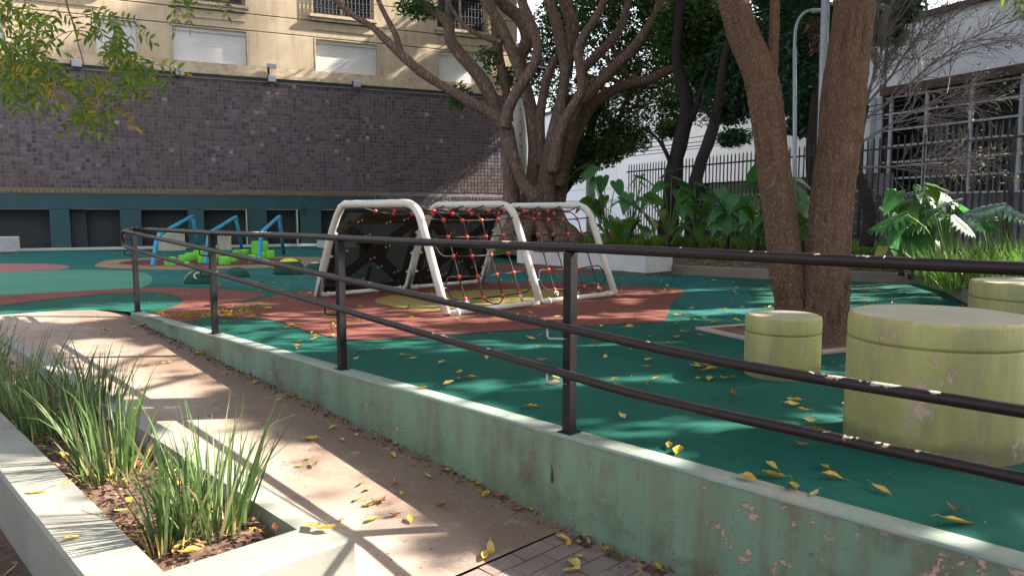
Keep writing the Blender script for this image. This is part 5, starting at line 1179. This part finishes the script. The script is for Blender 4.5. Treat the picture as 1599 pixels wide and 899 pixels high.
# broad leaves
def heartmesh(name, L_, W, mat, lobes=False, curl=.18):
    n = 10; vs = []; fs = []
    prof_ = [(0, .0), (-.12, .30), (-.10, .46), (.06, .56), (.25, .54), (.45, .46), (.65, .33), (.83, .17), (.94, .07), (1, 0)]
    for i, (t, wv) in enumerate(prof_):
        y = t * L_; wv_ = wv * W
        if lobes and i in (2, 4, 6): wv_ *= .55
        zc = -curl * L_ * max(0, t) ** 2
        for k, f_ in enumerate((-1, -.5, 0, .5, 1)):
            yy = max(0.0, y) if f_ == 0 else y
            vs.append((f_ * wv_, yy, zc + abs(f_) * wv_ * .28 - (f_ * f_) * wv_ * .25 + (.02 * L_ * math.sin(i * 2.1 + k) if abs(f_) == 1 else 0)))
    for i in range(len(prof_) - 1):
        for k in range(4): q = i * 5 + k; fs.append((q, q + 1, q + 6, q + 5))
    b = MB(); b.add(vs, fs); return b.mesh(name, mat, smooth=True)
HM = {m: [heartmesh('leaf', 1.15, w_, m, curl=c) for c, w_ in ((.12, .62), (.3, .72), (.5, .56))] for m in ('ear_leaf', 'ear_bright', 'ear_yellow')}
def splitmesh(mat):
    b = MB(); n = 9
    for sd_ in (-1, 1):
        for i in range(n):
            t0 = i / n; a = .55 + 1.9 * (t0 ** .8); L_ = .55 * math.sin(math.pi * (.18 + .75 * t0)); base = Vector((0, t0 * .95 - .05, 0)); w_ = .05
            d = Vector((sd_ * math.sin(max(.25, 1.7 - 1.5 * t0)), math.cos(max(.25, 1.7 - 1.5 * t0)), 0)); e = Vector((-d.y, d.x, 0)) * w_
            vs = [base - e, base + e]; 
            for k, (tt_, ww) in enumerate(((.35, 1.25), (.7, 1.1), (1, .15))):
                c = base + d * L_ * tt_ + Vector((0, 0, .05 * math.sin(tt_ * 2.6) - .22 * tt_ * tt_ * L_)); vs += [c - e * ww, c + e * ww]
            b.add(vs, [(0, 1, 3, 2), (2, 3, 5, 4), (4, 5, 7, 6)])
    b.tube([(0, -.05, .004), (0, .95, .0)], .012, 5); return b.mesh('leaf', mat, smooth=True)
SM = splitmesh('leaf_glossy'); SMd = splitmesh('ear_leaf')
def leafplant(label, base_px, Y, leaves, name='elephant_ear_plant', cat='plant', group='broad leaved plants along the fence', trunk=True, mat='ear_leaf'):
    p = P(base_px, 380, Y); z = bedz(p.x, p.y); T = thing(name, label, cat, (p.x, p.y, z), group); org = absloc(T); B = Vector((p.x, p.y, z))
    if trunk: b = MB(); b.tube([B, B + Vector((.02, 0, .28))], [.05, .04], 8, wob=wobble(9, .3)); part('stalk', b, 'bark_dark', T, True); B = B + Vector((.01, 0, .24))
    rd = random.Random(int(base_px * 7 + Y))
    if name == 'elephant_ear_plant': leaves = list(leaves) + [(base_px + rd.uniform(-34, 34), rd.uniform(306, 362), rd.uniform(34, 52), rd.uniform(-3.1, .2), rd.uniform(.1, 1.0), rd.choice((mat, mat, 'ear_bright'))) for _ in range(8)]
    for lf in leaves:
        (lx, ly, size, az, tilt) = lf[:5]; m = lf[5] if len(lf) > 5 else mat; dY = lf[6] if len(lf) > 6 else rd.uniform(-.35, .25)
        c = P(lx, ly, Y + dY); L_ = size * (.76 if Y > 14.0 else .92) / F_PX * (Y + dY)
        d = Vector((math.cos(az), math.sin(az), 0)); fw = (d * math.cos(tilt) + Vector((0, 0, -math.sin(tilt)))).normalized(); sd_ = fw.cross(Vector((0, 0, 1))).normalized()
        roll = rd.uniform(-.45, .45); up = sd_.cross(fw).normalized(); sd2 = (sd_ * math.cos(roll) + up * math.sin(roll)); up2 = sd2.cross(fw).normalized(); M = Matrix((sd2, fw, up2)).transposed().to_4x4()
        att = c - fw * L_ * .35; me = (SM if m == 'split' else SMd if m == 'split_dark' else random.choice(HM[m]))
        o = link('leaf', me, T); o.matrix_local = Matrix.Translation(att - org) @ M @ Matrix.Scale(L_, 4)
        b = MB(); mid = B.lerp(att, .5) + Vector((0, 0, .12 * (att - B).length)) ; q = spline([B, mid, att], 5); b.tube(q, list(np.linspace(.018, .009, len(q))), 6); part('leaf_stalk', b, 'stem_green', T, True)
pi = math.pi
leafplant('broad dark leaved plant left of the others near the utility pole', 948, 19.6, [(940, 285, 40, -1.9, .9), (965, 290, 34, -1.2, .8), (922, 268, 42, -2.4, .6), (905, 262, 42, 2.9, .4), (925, 285, 30, -2.2, .9), (955, 330, 22, -.4, .4)])
leafplant('broad dark leaved plant second from the left along the fence', 985, 18.8, [(992, 278, 44, 2.8, .35), (978, 312, 38, -2.2, 1.0), (1012, 292, 40, -.5, .5), (1005, 277, 46, -.1, .15), (1020, 310, 34, -.3, .6), (960, 318, 26, 3.1, .5)])
leafplant('tall broad leaved plant with one withered yellow leaf at its foot', 1045, 17.6, [(1042, 268, 46, -.8, -.7), (1060, 280, 44, -.3, .4), (1072, 292, 44, -1, .6), (1030, 290, 38, -2.6, .4), (1064, 305, 40, -1.3, .9), (1034, 334, 22, -1.7, 1.1, 'ear_yellow'), (1022, 352, 24, -2.1, 1.2, 'ear_yellow'), (1040, 350, 30, -1.2, .8), (1085, 310, 36, -.5, .6)])
leafplant('broad leaved plant in front of the second dark trunk', 1086, 17.0, [(1098, 288, 50, -.1, .2), (1080, 312, 44, -1.4, .7), (1108, 310, 52, -.35, .45), (1070, 325, 36, -2.4, .8), (1118, 300, 44, -.6, .5), (1110, 345, 36, -.3, .3)])
leafplant('broad leaved plant with pale stems left of the left trunk', 1135, 16.2, [(1128, 302, 42, -1.2, .7), (1140, 318, 34, -1, .8, 'ear_bright'), (1115, 330, 44, 2.9, .4), (1150, 335, 36, -.4, .5), (1132, 345, 44, -1.6, .9), (1120, 350, 34, -2.6, .7), (1160, 350, 30, -.6, .6)])
leafplant('broad leaved plant directly left of the left trunk with one upright leaf', 1182, 15.4, [(1158, 292, 58, 3.0, .15), (1179, 272, 46, -1.9, -1.1), (1170, 322, 60, -2.4, .5), (1160, 315, 44, 2.8, .4), (1188, 340, 46, -1.4, .8), (1150, 352, 40, 3.0, .5)])
leafplant('broad leaved plant framed between the two trunks', 1252, 14.2, [(1249, 280, 40, -.7, .2), (1252, 300, 50, -1.2, .7), (1260, 312, 44, -1.1, .8, 'ear_bright'), (1246, 335, 44, -1.5, .9), (1265, 350, 36, -.9, .8), (1240, 360, 30, -1.6, .8)])
leafplant('broad leaved bush with bright lobed leaves and pale stems at the right', 1425, 11.2, [(1405, 316, 40, -2.6, .3, 'ear_bright'), (1420, 330, 38, -1.7, .5, 'ear_bright'), (1440, 300, 44, -2.0, .5), (1462, 305, 50, -1.2, .6, 'ear_bright'), (1480, 312, 46, -.8, .7), (1495, 322, 44, -.6, .7, 'ear_bright'), (1455, 330, 50, -1.5, .8), (1400, 355, 44, -2.6, .7), (1425, 375, 46, -1.8, .9), (1390, 345, 30, 2.9, .5), (1448, 378, 48, -1.6, .9), (1460, 290, 36, -.8, .3, 'ear_bright'), (1510, 330, 40, -.4, .6), (1375, 395, 30, -2.6, 1.0, 'ear_yellow'), (1430, 400, 40, -1.9, .9), (1475, 355, 50, -1.3, .8), (1470, 390, 44, -1.5, .9)])
leafplant('split leaf plant with shiny silvery leaves catching the light, right garden bed', 1478, 10.6, [(1470, 322, 66, -2.8, .3, 'split', -.7), (1445, 345, 60, 3.0, .6, 'split_dark'), (1395, 345, 66, 2.9, .45, 'split_dark'), (1430, 300, 34, 2.9, .2, 'split'), (1520, 345, 50, -1.6, .6, 'split'), (1500, 350, 50, -1.2, .7, 'split_dark')], name='split_leaf_plant', group='split leaf plants')
leafplant('split leaf plant with shiny silvery leaves above the far seat at right', 1560, 9.6, [(1545, 328, 62, 2.9, .25, 'split', -.3), (1582, 335, 50, -.4, .5, 'split'), (1540, 345, 40, -1.6, .8, 'split_dark'), (1595, 345, 40, -.9, .5, 'split')], name='split_leaf_plant', group='split leaf plants')
leafplant('dark leafy shrub under the bright lobed leaves beside the bare tree', 1410, 11.8, [(1395, 370, 40, -2.2, .8), (1415, 360, 44, -1.2, .8), (1440, 355, 44, -.9, .8), (1380, 385, 34, -2.6, .8), (1405, 390, 40, -1.6, .9), (1450, 398, 44, -1.1, .9)], name='dark_shrub', group='dark low shrubs')

# ================================================================== FALLEN LEAVES
def fleaf(mat, w_, curl, seed):
    rd = random.Random(seed); prof_ = [(-.5, .02), (-.3, .6), (-.05, 1), (.2, .85), (.38, .45), (.5, .03)]; vs = []; fs = []
    for i, (t, wv) in enumerate(prof_):
        for f_ in (-1, 0, 1):
            vs.append((t, f_ * wv * w_ * .5 * rd.uniform(.9, 1.1), curl * (t * t) * 1.2 + abs(f_) * wv * w_ * rd.uniform(.1, .45) + (.02 if f_ else 0)))
    for i in range(5):
        for k in range(2): q = i * 3 + k; fs.append((q, q + 1, q + 4, q + 3))
    b = MB(); b.add(vs, fs); b.tube([(-.5, 0, curl * .3), (-.66, .02, curl * .5 + .02), (-.8, .05, .01)], .008, 4); return b.mesh('fallen_leaf', mat, smooth=True)
FL = [fleaf('leaf_fallen', random.uniform(.34, .5), random.uniform(.05, .5), k) for k in range(7)]; FB = [fleaf('leaf_brown', .4, .6, 20), fleaf('leaf_straw', .38, .3, 21), fleaf('leaf_brown', .3, .9, 22)]
nleaf = 0
def zone(p, kind_):
    n = RN.dot(p); s_ = p.dot(RU) - RA.dot(RU); d = lambda x, y: math.hypot(p.x - x, p.y - y); far = 'far' if p.y > 7 else 'near'
    if kind_ == 'floor':
        if d(2.07, 3.6) < 1.1: return 'beside the largest cylinder seat'
        if d(1.88, 5.16) < .8: return 'on the green floor beside the small cylinder seat'
        if d(2.8, 6.7) < 1.5: return 'by the soil pit of the twin trunk tree'
        if n < RK + .55: return 'by the kerb wall, ' + ('beyond the third post' if s_ < 4.4 else 'before the fourth post' if s_ < 6.6 else 'right of the fourth post')
        if d(.3, 10) < 3.2: return 'on the red and ochre floor around the net climber'
        return 'on green floor ' + ('between fourth post and the seats' if p.x > .6 and p.y < 7 else 'behind the twin trunk tree' if p.x > .6 else 'left of the net climber' if p.y > 7 else 'between railing and net climber')
    if kind_ == 'ramp':
        return ('at the kerb foot on the ramp' if n > 2.35 else 'on the open ramp') + (' at its upper far end' if s_ < 2.6 else ' halfway along' if s_ < 5 else ' near its lower end')
    if kind_ == 'brick': return 'on the brick paving ' + ('close to the kerb wall' if n > 2.35 else 'away from the kerb wall')
    return 'on the planter rim' if not (i0 < n < i1 and s_ < sf_in) else 'on the planter soil among the grass'
def put(p, size=None, zrot=None, brown=.12, kind_='floor', group='fallen leaves on the rubber floor'):
    global nleaf
    s = (size or random.uniform(.045, .085)) * random.uniform(1.0, 1.42); me = random.choice(FB if random.random() < brown else FL); o = link('fallen_leaf', me, None, p + Vector((0, 0, .004)))
    cn_ = {'leaf_fallen': 'yellow', 'leaf_brown': 'curled brown', 'leaf_straw': 'straw'}[me.materials[0].name]; sz_ = 'large ' if s > .10 else 'small ' if s < .078 else ''
    o.rotation_euler = (random.uniform(-.25, .25), random.uniform(-.25, .25), random.uniform(0, 6.28) if zrot is None else zrot); o.scale = (s, s, s)
    tag(o, sz_ + cn_ + ' fallen leaf ' + zone(p, kind_), 'leaf', group); nleaf += 1
lf1 = ('floor', 'fallen leaves on the rubber floor')
for (x, y) in ((832, 636), (690, 567), (660, 606), (645, 560), (570, 548), (750, 548), (600, 545), (632, 555), (865, 598), (868, 590), (1012, 562), (1008, 573), (1024, 592), (1085, 573), (1095, 580), (1110, 577), (1090, 592), (1108, 593), (1130, 592), (1142, 590), (1095, 571), (1145, 615), (1168, 748), (1208, 743), (1288, 731), (1205, 728), (1240, 762), (1272, 772), (1376, 766), (1495, 816), (1045, 697), (1060, 706), (1250, 695), (1275, 672), (1236, 632), (1240, 626), (1255, 640), (1325, 632), (1323, 612), (1329, 650), (950, 525), (982, 511), (1115, 504), (1100, 497), (1080, 482), (1150, 500), (1158, 512), (1068, 518), (1180, 492), (930, 540), (945, 558), (842, 542), (843, 524), (1490, 797), (1300, 745), (1265, 658), (700, 600), (735, 590), (520, 525), (450, 512), (455, 508), (490, 530), (488, 520), (465, 545), (470, 533)):
    if (x, y) == (1495, 816): put(G(x, y, .008), .11, .15, 0, *lf1)
    elif (x, y) == (1168, 748): put(G(x, y, .008), .085, 2.2, 0, *lf1)
    else: put(G(x, y, .008), random.uniform(.06, .085), None, .12, *lf1)
k = 0
while k < 132:
    x, y = random.uniform(-6, 7), random.uniform(3.6, 13.5); q = Vector((x, y, 0))
    if RN.dot(q) < RK + .1 or (q.x - 2.07) ** 2 + (q.y - 3.6) ** 2 < .25: continue
    if x > 3.5 and y < 6.5: continue
    dens = .3 + .7 * math.exp(-((x - 1.5) ** 2) / 9)
    if random.random() > dens: continue
    k += 1; put(Vector((x, y, .008)), None, None, .3, *lf1)
lf2 = ('ramp', 'fallen leaves on the ramp')
def rampG(x, y):
    z = -.2
    for _ in range(6): p = G(x, y, z); z = prof(p.dot(RU) - RA.dot(RU))
    return G(x, y, z + .004)
for (x, y) in ((482, 716), (470, 727), (490, 727), (612, 688), (616, 694), (630, 698), (656, 704), (613, 711), (668, 718), (690, 729), (695, 735), (668, 744), (617, 757), (627, 771), (690, 790), (560, 780), (578, 788), (590, 785), (598, 783), (535, 812), (582, 812), (616, 805), (640, 812), (740, 752), (748, 750), (752, 756), (758, 773), (565, 756), (576, 764), (487, 686), (534, 687), (556, 680), (570, 684), (456, 618), (470, 622), (480, 626), (510, 650), (255, 567), (250, 568), (265, 566), (165, 515), (163, 520), (170, 571), (230, 570), (66, 516), (218, 508), (225, 507), (210, 511), (243, 520), (300, 540), (310, 552), (340, 556), (352, 563), (125, 540), (100, 555), (385, 590), (400, 598), (415, 606), (435, 625), (520, 668), (525, 645), (770, 862), (757, 868), (765, 858), (850, 797), (856, 800), (826, 796), (808, 796), (780, 775)):
    put(rampG(x, y), random.uniform(.04, .08), None, .35, *lf2)
lf3 = ('brick', 'fallen leaves on the brick paving')
for (x, y) in ((905, 870), (917, 838), (930, 834), (945, 840), (963, 851), (980, 853), (888, 850), (903, 848), (897, 882), (893, 892), (1025, 882), (1028, 888), (945, 858), (1020, 875), (960, 830), (878, 842)):
    put(G(x, y, -.474), random.uniform(.055, .085), None, .1, *lf3)
lf4 = ('planter', 'fallen leaves on the planter')
for (x, y) in ((56, 771), (100, 758), (113, 842), (80, 710), (100, 714), (180, 738), (189, 799), (245, 822), (280, 856), (205, 783), (60, 690), (490, 823), (510, 827), (430, 827), (300, 862)):
    put(G(x, y, -.15 if x in (56, 113, 100, 490, 510, 430) else -.2), random.uniform(.05, .085), None, .15, *lf4)
# a litter heap near the foot of the second post, and moss
def fheap():
    q = G(315, 494) + Vector((random.gauss(0, .28), random.gauss(0, .14), 0)); q.z = .02 + random.uniform(0, .02)
    if RN.dot(q) < RK + .05: q = q + RN * .3
    return q
C = np.array([tuple(fheap()) for _ in range(120)]); 
o = link('leaf_drift', quads_mesh('leaf_drift', leafquads(C, .06, .4, 0), 'leaf_yellow', (0, 0, 0))); tag(o, 'drift of small yellow leaves on the red floor by the second railing post', 'leaf litter', kind='stuff')
# moss tuft
b = MB()
for _ in range(160):
    q = G(392, 481) + Vector((random.gauss(0, .16), random.gauss(0, .12), 0)); v, f = blades(Vector((q.x, q.y, .02)), .035, 2, .01, .006, random.randrange(9999), 1.0, 2); b.add(v, f)
solo('moss_patch', b, 'border_blade', 'small mossy green weed patch on the floor edge between red areas', 'moss', G(392, 481), kind='stuff')
def fkerb():
    s_ = random.uniform(.3, 7.6); n_ = RK - .075 - abs(random.gauss(0, .05)); q = rs(s_, n_, 0); q.z = (prof(s_) if s_ < 6.62 else -.475) + random.uniform(.002, .012); return q
C = np.array([tuple(fkerb()) for _ in range(620)]); o = link('kerb_litter', quads_mesh('kerb_litter', leafquads(C, .032, .5, 0), 'litter', (0, 0, 0))); tag(o, 'line of crushed brown leaf litter along the foot of the kerb wall', 'leaf litter', kind='stuff')
def framp():
    s_ = random.uniform(-.3, 7.6); q = rs(s_, random.uniform(1.6, 2.7), 0); q.z = (prof(s_) if s_ < 6.62 else -.475) + random.uniform(.001, .004); return q
C = np.array([tuple(framp()) for _ in range(700)]); o = link('ramp_crumbs', quads_mesh('ramp_crumbs', leafquads(C, .013, .5, 0), 'litter', (0, 0, 0))); tag(o, 'scattered fine leaf crumbs over the concrete ramp', 'debris', kind='stuff')
# tiny debris on floor (twigs, petals)
def fdeb():
    while True:
        x, y = random.uniform(-5, 6), random.uniform(2.4, 13); 
        if RN.x * x + RN.y * y > RK + .08: return Vector((x, y, .009 + random.uniform(0, .003)))
C = np.array([tuple(fdeb()) for _ in range(1500)]); o = link('fine_debris', quads_mesh('fine_debris', leafquads(C, .016, .4, 0), 'litter', (0, 0, 0))); tag(o, 'scattered fine leaf crumbs over the rubber floor', 'debris', kind='stuff')
def ffar():
    while True:
        x, y = random.uniform(-5, 6.5), random.uniform(7.0, 14.5)
        if RN.x * x + RN.y * y > RK + .4 and not (x > 4 and y < 8.5): return Vector((x, y, .012 + random.uniform(0, .01)))
C = np.array([tuple(ffar()) for _ in range(240)]); o = link('small_leaves', quads_mesh('small_leaves', leafquads(C, .07, .42, 0), 'leaf_yellow', (0, 0, 0))); tag(o, 'thin scatter of small yellow leaves over the far half of the rubber floor', 'leaf litter', kind='stuff')
# split in the render of the kerb face
q = PLN(862, 742, RN, RK - .062); T_ = bpy.data.objects['kerb_wall']; b = MB()
cr_ = [(-.002, .075), (.004, .04), (.010, .01), (.014, -.02), (.006, -.04), (-.004, -.035), (-.008, -.01), (-.004, .02)]
b.add([q + RU * a_ + Vector((0, 0, z_)) - RN * .0025 for a_, z_ in cr_], [tuple(range(len(cr_)))]); part('crack', b, 'iron_black', T_)
print('objects', len(bpy.data.objects), 'fallen', nleaf)
